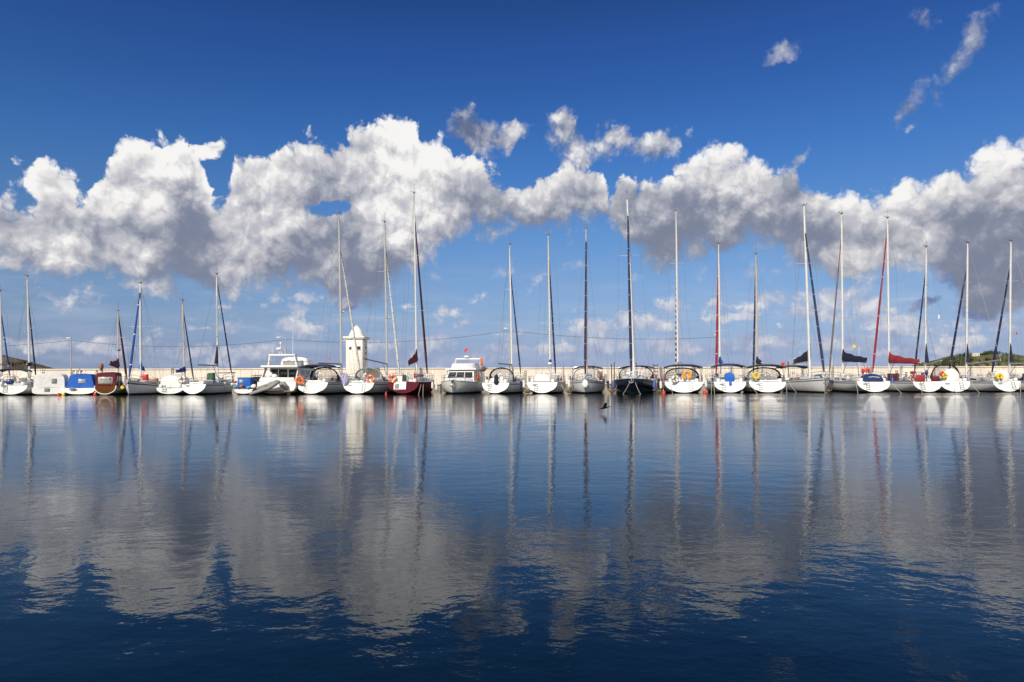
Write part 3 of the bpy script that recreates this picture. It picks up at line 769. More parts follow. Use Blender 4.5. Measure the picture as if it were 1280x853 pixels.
def sprayhood(par, w, y0, y1, zf, ztop, m, windows=True, frame=STEEL):
    """y0 is the open aft edge, y1 the sloping front foot"""
    m_ = M(); rr = []
    N = 12
    def arc(y, z_top, ww):
        return [(ww*-cos(pi*k/N)*(1.0), y, zf+(z_top-zf)*max(0,sin(pi*k/N))**0.55) for k in range(N+1)]
    A = arc(y0, ztop, w); Bq = arc(y0+(y1-y0)*0.16, ztop-0.02, w*0.99); C = arc(y1, zf+0.12, w*0.86)
    i_ = lambda r: [(x*0.97, y, z-0.03) for x,y,z in r]
    # roof band
    m_.loft([A, Bq], closed=False); m_.loft([i_(A), i_(Bq)], closed=False); m_.loft([A, i_(A)], closed=False)
    # front band: frame of cloth with vinyl windows
    m_.loft([Bq, C], closed=False, mif=lambda k,i: 1 if (windows and i not in (0,11)) else 0)
    o = m_.build('sprayhood', [m, CLEARV], par)
    t_ = M(); t_.tube([(x,y-.01,z+.005) for x,y,z in A], 0.065, 6); t_.build('sprayhood_edge', m, o)
    return o
def boom_cover(par, m, my, zb, Lb, hi=0.85, zslope=0.0, name='sail_cover', width=0.19, curl=0.3):
    """lazy bag round the boom: tall at the mast, thin at the far end (aft = -y)"""
    m_ = M(); rr = []
    N = 14
    for i in range(N+1):
        t = i/N; y = my-0.05-Lb*t
        hh = hi*(0.40*(1-t)**2.0+0.50*(1-0.25*t))+0.04*sin(t*17+my)
        if i == 0: hh *= 1.25
        ww = width*(1-0.45*t)*(1+0.12*sin(t*23))
        if i in (0, N): ww *= 0.5
        zc_ = zb+zslope*t
        rr.append([(ww*cos(a)*(0.8 if sin(a) > 0.3 else 1), y, zc_-0.12+ (hh*(sin(a)+0.35) if sin(a) > 0 else 0.14*sin(a)+hh*.35)) for a in [2*pi*k/10 for k in range(10)]])
    m_.loft(rr, True, caps=True)
    return m_.build(name, m, par)

SAILBOATS = {}
def sailboat(key, label, stern, mastb, bow, toppx, toppy, beam, L=None, bowon=False, hullm=GEL, transom=None, anti=ANTI, stripe=None,
             mastm=MASTW, furl=SAILN, furltop=None, furlr=0.085, boom=(3.2, 0.0), cover=None, coverh=0.8, bim=None, bimz=2.88, bimy=(0.02,0.24), hood=None, hoodz=2.55,
             wheel=True, ladder=True, spreaders=(0.42,0.72), sprw=1.0, radar=None, cabin=0.42, fs=1.12, fb=1.5, sternw=0.86, boomlen=None, mastr=0.105, offx=0.0, topant=True, boomm=ALU, group=None, mark=True):
    D_m = D0 + 8
    H0 = Z(toppx, toppy, D_m)
    if L is None: L = min(15.0, max(8.2, H0*0.63))
    best = None
    for k in range(40):
        t = 0.48+0.20*k/39
        if not bowon:
            S = Vector((X(stern, D0), D0)); Dm = D0+t*L; Mv = Vector((X(mastb, Dm), Dm)); d = (Mv-S).normalized(); Bv = S+d*L
            e = abs(640+F*Bv.x/Bv.y-bow)
        else:
            Bv = Vector((X(bow, D0), D0)); Dm = D0+(1-t)*L; Mv = Vector((X(mastb, Dm), Dm)); d = (Bv-Mv).normalized(); S = Bv-d*L
            e = abs(640+F*S.x/S.y-stern)
        if best is None or e < best[0]: best = (e, t, S.copy(), Mv.copy(), d.copy(), Dm)
    e, t, S, Mv, d, Dm = best
    print('BOAT', key, 'L %.1f t %.2f err %.1f px yaw %.1f' % (L, t, e, math.degrees(atan2(-d.x, d.y))))
    rz = atan2(-d.x, d.y)
    root = empty('sailboat', (S.x, S.y, 0), rz)
    tag(root, label, 'sailboat', group or 'sailing boats moored along the quay')
    beam *= 1.10; mastr *= 0.90; transom = transom or hullm; stripe = stripe or STRG
    sheer = make_hull(root, L, beam, fs, fb, [hullm, anti, stripe, transom], sternw=sternw)
    rails(root, sheer)
    cab_ = cabin_top(root, sheer, L, 0.30, 0.80, cabin)
    # cockpit coamings and lockers
    m_ = M(); b0, y0, z0 = sheer_at(sheer, 0.04)
    for sg in (-1,1):
        m_.box((sg*beam*0.30, L*0.17, z0+0.16), (0.30, L*0.26, 0.34), bev=0.05)
    m_.box((0, L*0.045+0.3, z0+0.10), (beam*0.55, 0.35, 0.22), bev=0.04)
    m_.build('cockpit_coaming', GEL, root)
    if wheel:
        m_ = M(); yw = L*0.11+0.3; m_.torus((0,yw,z0+0.55), 0.42, 0.02, 0, 16); 
        for k in range(3): a = pi*k/3; m_.tube([(0.42*cos(a),yw,z0+.55+.42*sin(a)),(-0.42*cos(a),yw,z0+.55-.42*sin(a))], 0.012, 4)
        m_.build('steering_wheel', STEEL, root)
        m_ = M(); m_.box((0,yw+0.16,z0+0.36), (0.26,0.22,0.75), bev=0.05, taper=0.8); m_.ball((0,yw+.16,z0+.78),(.12,.12,.10)); m_.build('binnacle', GEL, root)
    if ladder and not bowon:
        m_ = M(); lx = 0.28*beam*random.choice((-1,1))*0.6
        for sx_ in (-0.16, 0.16): m_.tube([(lx+sx_,0.36,fs-.05),(lx+sx_,0.02,0.30)], 0.02, 5)
        for k in range(4): zz = 0.35+k*0.2; yy = 0.02+0.34*(zz-.30)/(fs-.35); m_.tube([(lx-.16,yy,zz),(lx+.16,yy,zz)], 0.022, 5)
        m_.build('swim_ladder', STEEL, root)
    if mark and not bowon:
        # faded hull lettering strokes and hatch on the transom
        m_ = M(); zz = 0.62; yy = 0.42*(zz/fs)-0.012; x_ = -0.45+0.2*random.random()
        rnd = random.Random(len(label))
        for k in range(7):
            w_ = rnd.uniform(0.05,0.09); m_.tube([(x_,yy,zz+rnd.uniform(-.03,.03)),(x_+w_*.5,yy,zz+rnd.uniform(0.0,.07)),(x_+w_,yy,zz-rnd.uniform(0,.04))], 0.011, 4); x_ += w_+0.03
        m_.build('name_lettering', STRB if int(key[1:]) % 2 else STRG, root)
        m_ = M(); zz = 0.86; m_.box((-beam*0.22, 0.42*zz/fs-0.012, zz), (0.42, 0.03, 0.20), bev=0.01); m_.build('transom_locker', GREYC if int(key[1:]) % 3 else VINYL, root)
    # spars: positions in local frame
    cz, sz = cos(-rz), sin(-rz)
    mv = Mv-S; my = mv.x*sz+mv.y*cz
    zdeck = sheer_at(sheer, my/L)[2]+cabin
    H = Z(toppx, toppy, Dm)
    lw = X(toppx, Dm)-X(mastb, Dm)        # the mast leans a little
    lean = Vector((lw*cz, lw*sz))*1.0
    def mp(z):
        k = (z-zdeck)/(H-zdeck); return (lean.x*k, my+lean.y*k-0.15*k*k, z)
    m_ = M(); m_.tube([mp(zdeck-.1), mp(zdeck+(H-zdeck)*.5), mp(zdeck+(H-zdeck)*.85), mp(H)], [mastr,mastr,mastr*.9,mastr*.62], 8)
    mast = m_.build('mast', mastm, root)
    if topant:
        m_ = M(); px_, py_, pz_ = mp(H); m_.tube([(px_,py_,pz_),(px_,py_+.02,pz_+1.0)], 0.012, 4); m_.tube([(px_-.28,py_,pz_+.12),(px_+.22,py_,pz_+.12)], 0.02, 4)
        m_.box((px_-.28,py_,pz_+.2),(.10,.03,.12)); m_.box((px_,py_-.05,pz_+.05),(.16,.34,.10)); m_.build('masthead_instruments', ALUD, mast)
    tips = []
    for s_ in spreaders:
        zz = zdeck+(H-zdeck)*s_; k_ = sprw*(1.0 if s_ < 0.6 else 0.8)
        for sg in (-1,1):
            p = mp(zz); tip = (p[0]+sg*k_, p[1]-0.22, p[2]+0.06); m_ = M(); m_.tube([p, tip], [0.045,0.028], 5, flat=0.5); m_.build('spreader', mastm, mast); tips.append((sg, tip))
    fh = Z(toppx, furltop, Dm) if furltop else H-0.3
    for sg in (-1,1):
        b_, y_, z_ = sheer_at(sheer, (my-0.35)/L)
        m_ = M(); path = [(sg*(b_-.08), y_, z_)]+[tp for s2, tp in tips if s2 == sg]+[mp(min(H-.1, fh+.3))]
        m_.tube(path, 0.011, 4); m_.build('shroud', WIRE, root)
        m_ = M(); m_.tube([(sg*(b_-.08), y_-.4, z_), mp(zdeck+(H-zdeck)*(spreaders[0] if spreaders else .5))], 0.010, 4); m_.build('lower_shroud', WIRE, root)
    m_ = M(); m_.tube([(0.0,0.35,fs),mp(H)], 0.011, 4); m_.build('backstay', WIRE, root)
    bx, by, bz = sheer_at(sheer, 0.975)
    if furl is not None:
        f0 = Vector((0, by, bz+0.30)); f1 = Vector(mp(fh)); N = 10; pts = [tuple(f0.lerp(f1, .02+.94*k/N)) for k in range(N+1)]
        rr = [furlr*(0.55 if k == 0 else 1.12-0.62*(k/N)**1.5) for k in range(N+1)]
        m_ = M(); m_.tube([tuple(f0-Vector((0,0,.28))), tuple(f1)], 0.012, 4); m_.ball(tuple(f0),(0.11,.11,.08)); st_ = m_.build('forestay', STEEL, root)
        m_ = M(); m_.tube(pts, rr, 8); m_.build('furled_sail', furl, root)
    else:
        m_ = M(); m_.tube([(0,by,bz),mp(H-.2)], 0.012, 4); m_.build('forestay', WIRE, root)
    zb, zsl = boom; Lb = boomlen or my-L*0.13
    m_ = M(); p = mp(zb); m_.tube([(p[0],p[1]-.05,zb),(p[0],p[1]-Lb,zb+zsl)], [0.075,0.065], 7); bm = m_.build('boom', boomm, root)
    m_ = M(); m_.tube([(p[0],p[1],zdeck+.15),(p[0],p[1]-1.1,zb-.06)], 0.03, 5); m_.build('boom_vang', ALUD, bm)
    if cover is not None: boom_cover(bm, cover, p[1]+.12, zb, Lb*0.97, coverh, zsl)
    m_ = M(); m_.tube([(p[0],p[1]-Lb,zb+zsl),mp(H)], 0.008, 4); m_.tube([(p[0],p[1]-Lb*.85,zb+zsl),(0,L*.16,fs+.35)], 0.015, 4); m_.build('boom_line', ROPE, bm)
    # halyards, lazy jacks and the usual deck clutter
    rnd = random.Random(sum(map(ord, key))*7+L)
    m_ = M()
    for dx in (-0.16, 0.14): a_ = mp(zdeck); c_ = mp(H-.4); m_.tube([(a_[0]+dx,a_[1]-.1,a_[2]),(c_[0]+dx*.4,c_[1]-.05,c_[2])],0.010,4); m_.build('halyard', ROPE, mast); m_ = M()
    b1_, y1_, z1_ = sheer_at(sheer, 0.5)
    for k_ in range(rnd.randint(3,5)):
        yy = L*rnd.uniform(0.42,0.9) if not bowon else L*rnd.uniform(0.45,0.93); b2, _, z2 = sheer_at(sheer, yy/L); xx = rnd.uniform(-.5,.5)*b2
        zz = z2+(cabin if yy/L < .7 else .05); m_ = M(); kind = rnd.random()
        if kind < .3: m_.torus((xx,yy,zz+.12), .2, .06, 0, 12, axis='z'); m_.torus((xx,yy,zz+.2), .17, .05, 0, 12, axis='z'); nm_, mm_ = 'rope_coil', ROPE
        elif kind < .55: m_.box((xx,yy,zz+.14),(.5,.5,.16),bev=.04,taper=.9); nm_, mm_ = 'deck_hatch', VINYL
        elif kind < .75: m_.tube([(xx,yy,zz),(xx,yy,zz+.28),(xx,yy-.14,zz+.36)],[.07,.07,.11],7); nm_, mm_ = 'ventilator', GEL
        else: m_.box((xx,yy,zz+.2),(rnd.uniform(.3,.7),.4,.3),bev=.08); nm_, mm_ = 'deck_bag', rnd.choice([NAVYC, GREYC, WHITEC, BLUEC])
        m_.build(nm_, mm_, root)
    for sg in (-1,1):
        for k_ in range(2):
            t_ = rnd.uniform(.06,.3); b2, y2, z2 = sheer_at(sheer, t_); m_ = M(); zz = z2+rnd.uniform(.3,.55)
            if rnd.random() < .5: m_.ball((sg*b2*.96,y2,zz-.1),(.1,.16,.22)); m_.build('rail_bag', rnd.choice([NAVYC, WHITEC, GREYC, REDC]), root)
            else: m_.torus((sg*b2*.97,y2,zz-.1),.17,.045,0,10,axis='x'); m_.build('rope_coil', rnd.choice([ROPE, STRB, WHITEC]), root)
    if bim is not None: bimini(root, beam*0.43, L*bimy[0]+.1, L*bimy[1], fs+.1, bimz, bim)
    if hood is not None: sprayhood(root, beam*0.40, L*0.235, L*0.37, fs+0.12, hoodz, hood)
    if radar is not None:
        zz = radar; p = mp(zz); m_ = M(); m_.ball((p[0]+.05,p[1]+.38,zz), (0.27,0.27,0.13)); m_.tube([p,(p[0],p[1]+.38,zz-.12)], 0.04, 5); m_.build('radar_dome', GEL, mast)
    if bowon:
        m_ = M(); m_.box((0,by+.15,bz+.03),(.22,.5,.10),bev=.02); m_.tube([(0,by+.42,bz-.02),(0,by+.50,bz-.42)],.028,5)
        m_.tube([(-.24,by+.47,bz-.22),(-.10,by+.5,bz-.42),(.10,by+.5,bz-.42),(.24,by+.47,bz-.22)],.035,5); m_.build('anchor', GALV, root)
    SAILBOATS[key] = dict(root=root, L=L, S=S, d=d, sheer=sheer, my=my, fs=fs, beam=beam, rz=rz, mp=mp, H=H)
    return root

# =================================================================== the row of sailing boats, left to right
SB = sailboat
SB('s0', 'sailboat cut off by the left edge, its blue and white furled sail in view', -30, 2, 9, 1, 364, 2.9, L=8.6, furl=SAILB, furltop=385, bim=None, hood=BLACKC, sprw=0.8, fs=0.95)
SB('s1', 'white sailboat nearest the left edge with black sprayhood and navy furled sail', 13, 37, 46, 35, 346, 2.75, L=9.0, fs=0.98, fb=1.25, furl=SAILN, furltop=368, bim=BLACKC, bimz=2.75, hood=None, cover=NAVYC, coverh=0.35, boomlen=0.9, spreaders=(0.5,), sprw=0.7, mark=True)
SB('s5', 'grey hulled sailboat moored bow out with blue furled sail and white mast', 204, 176, 160, 175, 354, 2.9, L=9.2, bowon=True, hullm=GREYH, stripe=STRB, fs=0.95, fb=1.35, mastm=MASTW, mastr=0.11, furl=SAILB, furltop=362, furlr=0.12, spreaders=(0.55,), sprw=1.15, cover=BLUEC, coverh=0.7, boomlen=0.9, boom=(2.6,0), wheel=False, cabin=0.35)
SB('s6', 'low white sailboat with a white tent over its cockpit and short blue boom cover', 211, 231, 243, 229, 376, 2.7, L=8.4, hullm=GELS, fs=0.72, fb=1.0, mastm=MASTT, furl=SAILN, furltop=384, spreaders=(0.5,), sprw=0.0, cover=BLUEC, coverh=0.5, boom=(2.45,-0.05), wheel=False, boomlen=3.0)
SB('s7', 'white sailboat with round clean transom and dark blue furled sail, left of the blue wheelhouse', 240, 272, 291, 272, 343, 2.5, L=10.0, fs=1.05, furl=SAILN, furltop=350, spreaders=(0.4,), sprw=0.0, boom=(3.0,0.0), cover=None, boomm=ALUD, anti=ANTI, wheel=False, ladder=False)
SB('s11', 'white sailboat with navy bimini and white furled sail, just left of the tower', 388, 427, 452, 425, 267, 3.5, furl=SAILW, furlr=0.12, furltop=305, mastm=ALU, mastr=0.13, bim=NAVYC, bimz=3.05, bimy=(0.04,0.27), hood=NAVYC, hoodz=2.7, boom=(3.15,0.0), boomm=ALUD, radar=8.9, spreaders=(0.38,0.68), sprw=1.1, fs=1.2)
SB('s12', 'white sailboat in front of the tower with bare boom and grey sprayhood frames', 446, 484, 501, 482, 278, 3.45, furl=SAILW, furlr=0.12, furltop=305, mastm=ALU, mastr=0.12, hood=GREYC, hoodz=2.65, boom=(3.15,0.45), boomm=ALUD, radar=8.3, spreaders=(0.38,0.68), sprw=1.2, fs=1.15)
SB('s13', 'maroon hulled sailboat with white centre panel in its transom and tall mast', 503, 521, 535, 518.5, 242, 3.3, hullm=MAROONH, transom=MAROONH, mastm=MASTW, furl=SAILM, furlr=0.13, furltop=268, cover=MAROC, coverh=1.2, boom=(3.35,-0.35), spreaders=(0.36,0.66), sprw=1.3, hood=None, fs=1.22, stripe=MAROONH, mark=False, boomlen=4.6)
SB('s15', 'white sailboat with black sprayhood and navy covered outboard, second sailboat right of the maroon one', 618, 640, 652, 638, 306, 2.95, furl=SAILN, furltop=335, hood=BLACKC, hoodz=2.6, boom=(3.0,0.05), boomm=ALUD, spreaders=(0.32,0.66), sprw=0.8, fs=1.1)
SB('s16', 'white sailboat with small blue boom cover and navy furled sail beside a white mast', 677, 688, 695, 686, 294, 3.2, furl=SAILN, furlr=0.10, furltop=312, mastm=MASTW, cover=BLUEC, coverh=0.7, boomlen=0.9, boom=(3.0,0.2), hood=None, spreaders=(0.38,0.72), sprw=1.1, fs=1.15)
SB('s17', 'silver grey sailboat moored bow out with navy furled sail hiding its mast', 731, 733.5, 731.5, 733, 286, 3.55, bowon=True, hullm=SILVER, mastm=MASTT, furl=SAILN, furlr=0.13, furltop=296, hood=GREYC, hoodz=2.7, bim=BLACKC, bimz=2.95, spreaders=(0.42,), sprw=0.9, fs=1.15, fb=1.35)
SB('s18', 'dark navy hulled sailboat moored bow out, the largest, under navy canopies', 797, 792.5, 789, 784.5, 249, 4.4, L=14.8, bowon=True, hullm=NAVYH, anti=ANTIG, stripe=NAVYH, mastm=MASTW, mastr=0.15, furl=SAILN, furlr=0.14, furltop=262, hood=NAVYC, hoodz=2.85, bim=NAVYC, bimz=3.0, spreaders=(0.36,0.68), sprw=1.45, fs=1.3, fb=1.5, cabin=0.5)
SB('s19', 'white sailboat with two tone furled sail, navy bimini and amber horseshoe buoy', 855, 847.5, 845, 845.5, 264, 3.9, furl=SAILC, furlr=0.085, furltop=300, mastm=MASTW, bim=NAVYC, bimz=2.95, hood=NAVYC, hoodz=2.55, spreaders=(0.38,0.68), sprw=1.0, fs=1.15)
SB('s20', 'white sailboat with red furled sail, blue bimini and round blue engine cover', 913, 900, 896, 898.5, 305, 3.3, furl=SAILR, furlr=0.13, furltop=312, mastm=MASTW, cover=BLUEC, coverh=0.7, boomlen=2.2, boom=(3.2,-0.2), bim=NAVYC, bimz=2.98, hood=None, spreaders=(0.34,0.62), sprw=0.9, fs=1.15)
SB('s21', 'white sailboat with black sprayhood and yellow ring buoy, navy cover on its short boom', 960, 946.5, 942, 945, 318, 3.7, furl=SAILN, furlr=0.10, furltop=322, mastm=MASTT, mastr=0.09, cover=NAVYC, coverh=0.7, boomlen=3.0, boom=(3.1,0), bim=BLACKC, bimz=2.92, hood=BLACKC, hoodz=2.55, spreaders=(0.38,0.66), sprw=1.0, fs=1.12)
SB('s22', 'silver sailboat moored bow out at right with big navy boom cover', 986, 1012.5, 1032, 1006, 257, 3.6, bowon=True, hullm=SILVER, mastm=MASTW, mastr=0.14, furl=SAILN, furlr=0.13, furltop=285, cover=NAVYC, coverh=1.35, boom=(3.25,-0.15), bim=NAVYC, bimz=2.95, hood=None, spreaders=(0.4,0.66), sprw=1.25, fs=1.2, fb=1.5)
SB('s23', 'white sailboat with navy boom cover, blue dinghy cover and brown furled sail', 1094, 1053.5, 1035, 1052, 268, 3.35, furl=SAILT, furlr=0.10, furltop=290, mastm=MASTW, mastr=0.12, cover=NAVYC, coverh=1.15, boom=(3.25,-0.1), hood=None, spreaders=(0.42,0.7), sprw=0.9, fs=1.15)
SB('s24', 'white sailboat with red furled sail and long faded red boom cover', 1162, 1111.5, 1089, 1109, 273, 2.95, furl=SAILR, furlr=0.12, furltop=285, mastm=MASTW, mastr=0.12, cover=REDC, coverh=1.05, boom=(3.1,-0.1), hood=None, spreaders=(0.42,0.72), sprw=0.9, fs=1.12)
SB('s25', 'white sailboat with black sprayhood and large white dish beside a yellow buoy', 1196, 1157, 1142, 1157.5, 309, 2.95, furl=SAILN, furlr=0.10, furltop=335, mastm=MASTW, mastr=0.11, cover=None, boom=(2.9,0.35), boomlen=3.6, hood=BLACKC, hoodz=2.85, spreaders=(0.42,0.7), sprw=0.0, fs=1.12)
SB('s26', 'white sailboat with bare boom and large white round cover at the far right', 1262, 1208, 1184, 1209, 304, 2.85, furl=SAILN, furlr=0.12, furltop=330, mastm=MASTW, mastr=0.12, cover=None, boom=(2.95,0.3), hood=None, spreaders=(0.42,0.7), sprw=0.6, fs=1.12)
SB('s27', 'sailboat cut off by the right edge with black sprayhood and navy furled sail', 1322, 1262, 1240, 1263, 302, 2.95, furl=SAILN, furlr=0.12, furltop=330, mastm=MASTW, mastr=0.12, cover=None, boom=(2.95,0.05), hood=BLACKC, hoodz=2.75, bim=None, spreaders=(0.42,0.7), sprw=0.9, fs=1.12)

R = lambda k: SAILBOATS[k]['root']
# extra parts that belong to single boats
def disc_cover(par, x, y, z, r, m, name='engine_cover', ry=1.0, flat=0.25, n=16):
    m_ = M(); m_.ball((x,y,z), (r, r*flat, r*ry), 0, n, 9); return m_.build(name, m, par)
disc_cover(R('s20'), 0.0, 0.5, 1.55, 0.52, ROYALC, ry=1.0); m_ = M(); m_.box((0.05,0.35,0.98),(0.30,0.3,0.5),bev=.08,taper=.8); m_.build('engine_shaft', ROYALC, R('s20'))
disc_cover(R('s15'), 0.10, 0.35, 1.55, 0.24, NAVYC, ry=1.7, flat=0.9); m_ = M(); m_.box((0.10,0.25,1.22),(0.42,0.35,0.5),bev=.10); m_.build('engine_skirt', NAVYC, R('s15'))
disc_cover(R('s25'), -0.30, 0.55, 1.55, 0.80, GEL, name='white_dish', ry=1.05, flat=0.22)
disc_cover(R('s26'), -0.42, 0.45, 1.55, 0.72, GEL, name='white_dish', ry=1.0, flat=0.3)
disc_cover(R('s11'), -0.15, 1.0, 1.5, 0.38, BLACKC, name='barbecue_cover', ry=0.75, flat=0.8)
m_ = M(); m_.box((-0.2, 0.7, 1.32), (0.6,0.45,0.5), bev=.06); m_.build('locker_box', STRB, R('s1'))
# maroon boat: white centre panel, boarding step and steps in the transom
r = R('s13'); m_ = M(); m_.box((-0.30,0.13,0.86),(1.25,0.12,0.78),bev=.03,sheer=(0,0.30)); m_.build('transom_panel', GEL, r)
m_ = M(); m_.box((-0.35,0.9,1.50),(1.5,0.9,0.55),bev=.08); m_.build('helm_seat', GEL, r)
m_ = M(); m_.box((0.10,0.42,1.62),(0.42,0.10,0.62),bev=.02); m_.build('companion_hatch', GLASS, r, smooth=False)
m_ = M(); m_.box((-0.60,0.05,0.80),(0.40,0.03,0.45),bev=.01,sheer=(0,0.30)); m_.build('transom_locker', GREYC, r)
m_ = M(); m_.tube([(0.95,0.9,1.25),(1.1,0.85,1.9),(1.0,0.9,2.2)],0.03,5); m_.build('flag_staff', VARN, r)
m_ = M(); m_.slab([(1.0,0.88,2.15),(1.35,0.88,1.85),(1.30,0.88,1.45),(0.95,0.88,1.75)],0.02); m_.build('red_flag', REDC, r, smooth=False)
# dome shaped blue cover at the stern of the brown-sail boat, red crate behind it
r = R('s23'); m_ = M(); rr = []
for k in range(9):
    t = k/8; w_ = 1.08*(1-(2*t-1)**2*0.15); rr.append([(w_*-cos(pi*j/12), 0.25+1.5*t, 1.18+0.72*sin(pi*j/12)**0.8*(0.5+0.5*sin(pi*(0.15+0.7*t)))) for j in range(13)])
m_.loft(rr, closed=False); m_.add(rr[0],[tuple(range(13))]); m_.add(rr[-1],[tuple(reversed(range(13)))]); dc = m_.build('dinghy_cover', STRB, r)
m_ = M(); m_.tube([(-.55,0.22,1.56),(-.1,0.20,1.60),(.5,0.22,1.53)],0.03,5); m_.build('cover_strap', WHITEC, dc)
# maroon dodger cloths and cockpit covers on the red-cover boat
r = R('s24'); b0 = SAILBOATS['s24']['beam']
m_ = M(); m_.box((-0.75,0.30,1.46),(0.95,0.05,0.62),bev=.02); m_.build('dodger_cloth', REDC, r)
m_ = M(); m_.box((0.85,0.6,1.40),(0.7,0.5,0.5),bev=.08); m_.build('cockpit_bag', MAROC, r)
m_ = M(); m_.box((-1.1,4.9,1.56),(0.06,2.4,0.72),bev=.02); m_.build('side_dodger', MAROC, r)
m_ = M(); m_.tube([(-1.25,0.35,1.2),(-1.42,0.3,1.75),(-1.62,0.3,2.15)],[0.05,0.06,0.05],6); m_.ball((-1.45,0.3,2.02),(0.34,0.16,0.16)); m_.build('red_outboard', REDC, r)
m_ = M(); m_.ball((-0.02,0.5,1.98),(0.15,0.15,0.30)); m_.tube([(-0.02,0.5,1.1),(-0.02,0.5,1.8)],0.03,5); m_.build('winch_cover', STRB, r)
# steering pods / grey covers
for k, m2 in (('s12', GREYC), ('s21', GREYC), ('s26', GREYC), ('s16', GEL), ('s19', GEL), ('s15', GEL)):
    r = R(k); m_ = M(); m_.box((0.55,0.8,1.45),(0.35,0.4,0.5),bev=.08); m_.box((-0.5,1.1,1.38),(0.5,0.4,0.36),bev=.08); m_.build('cockpit_locker', m2, r)
for k, z_ in (('s21', 1.62),):
    for x_ in (-0.35, 0.15):
        m_ = M(); m_.torus((x_,0.6,z_-.1),0.22,0.05,0,14); m_.ball((x_,0.62,z_-.1),(.2,.06,.2)); m_.build('instrument_pod', GREYC, R(k))
m_ = M(); m_.box((0.0,0.55,1.55),(1.7,0.5,0.75),bev=.15,taper=.8); m_.build('helm_seat', GEL, R('s16'))
m_ = M(); m_.tube([(0.75,0.4,1.1),(0.80,0.4,2.95)],0.03,5); m_.ball((0.80,0.4,3.0),(0.24,0.24,0.15)); m_.build('radar_pole', GEL, R('s16'))
m_ = M(); m_.box((-1.35,2.2,1.78),(0.55,0.5,0.95),bev=.03); m_.build('side_cloth', REDP, R('s17'))
m_ = M(); m_.ball((0,R('s17') and SAILBOATS['s17']['L']+.12,0.98),(0.30,0.16,0.42)); m_.build('bow_pad', GEL, R('s17'))
m_ = M(); m_.box((0.0,3.0,1.32),(1.0,0.6,0.6),bev=.05); m_.build('deck_bag', ORWOOD, R('s5'))
m_ = M(); m_.box((-0.55,6.4,1.75),(0.5,0.45,0.62),bev=.05); m_.build('red_canister', REDP, R('s5'))
m_ = M(); m_.ball((0.9,8.3,0.72),(0.2,0.12,0.2)); m_.build('yellow_float', YELLOW, R('s5'))
# white cockpit tent of the low boat
r = R('s6'); m_ = M(); rr = []
for (y, w_, h_) in ((0.5,0.85,0.9),(0.7,1.02,1.15),(2.2,1.08,1.35),(3.6,1.05,1.1),(3.9,0.95,0.8)):
    rr.append([(w_*x_, y, 0.72+h_*z_) for x_, z_ in ((-1,0),(-.96,.5),(-.80,.85),(-.4,.98),(0,1),(.4,.98),(.8,.85),(.96,.5),(1,0))])
m_.loft(rr, closed=False); m_.add(rr[0],[tuple(range(9))]); m_.add(rr[-1],[tuple(reversed(range(9)))]); m_.build('cockpit_tent', WHITEC, r)
# gantry of the clean transom boat
r = R('s7'); m_ = M(); L7 = SAILBOATS['s7']['L']
for sg in (-1,1): m_.tube([(sg*.9,L7*.78,1.2),(sg*.9,L7*.78,2.2)],0.035,5)
m_.tube([(-1.4,L7*.78,2.2),(1.2,L7*.78,2.25)],0.06,5); m_.build('cross_frame', ALUD, r)
m_ = M(); m_.box((0.15,4.0,1.75),(0.75,0.6,0.9),bev=.15); m_.build('green_deck_cover', GREENC, r)
# blue and white winding on clipped sail covers near the masts of the bare boom boats
for k in ('s7','s25','s26','s27'):
    d_ = SAILBOATS[k]; m_ = M(); p0 = d_['mp'](3.3); p1 = d_['mp'](5.2); m_.tube([(p0[0],p0[1]-.35,3.2),(p0[0],p0[1]-.22,4.2),(p1[0],p1[1]-.12,5.2)],[0.22,0.13,0.03],6); m_.build('stacked_sail_head', NAVYC, R(k))
# flags and burgees on the rigging
def burgee(key, px, py, D, m, name, w_=0.3, h_=0.35):
    d_ = SAILBOATS[key]; r = R(key); c = cos(-d_['rz']); s_ = sin(-d_['rz'])
    P_ = Vector((X(px,D), D))-d_['S']; lx, ly = P_.x*c-P_.y*s_, P_.x*s_+P_.y*c; z = Z(px,py,D)
    m_ = M(); m_.slab([(lx,ly,z+h_/2),(lx+w_,ly+.03,z+h_*.25),(lx+w_*.9,ly,z-h_*.35),(lx,ly-.02,z-h_/2)],0.015); o = m_.build(name, m, r, smooth=False)
    m_ = M(); m_.tube([(lx,ly,z+1.6),(lx,ly,d_['fs'])],0.008,4); m_.build('flag_line', ROPE, o)
burgee('s23', 1066, 433, D0+6, YELLOW, 'yellow_signal_flag', 0.34, 0.36)
burgee('s27', 1270, 417, D0+5, REDP, 'red_signal_flag', 0.2, 0.34)
burgee('s25', 1173, 396, D0+4, WHITEC, 'pale_burgee', 0.16, 0.5)
burgee('s22', 981, 456, D0+9, REDP, 'red_ensign', 0.45, 0.55)
burgee('s11', 411, 449, D0+6, REDP, 'red_pennant', 0.16, 0.4)

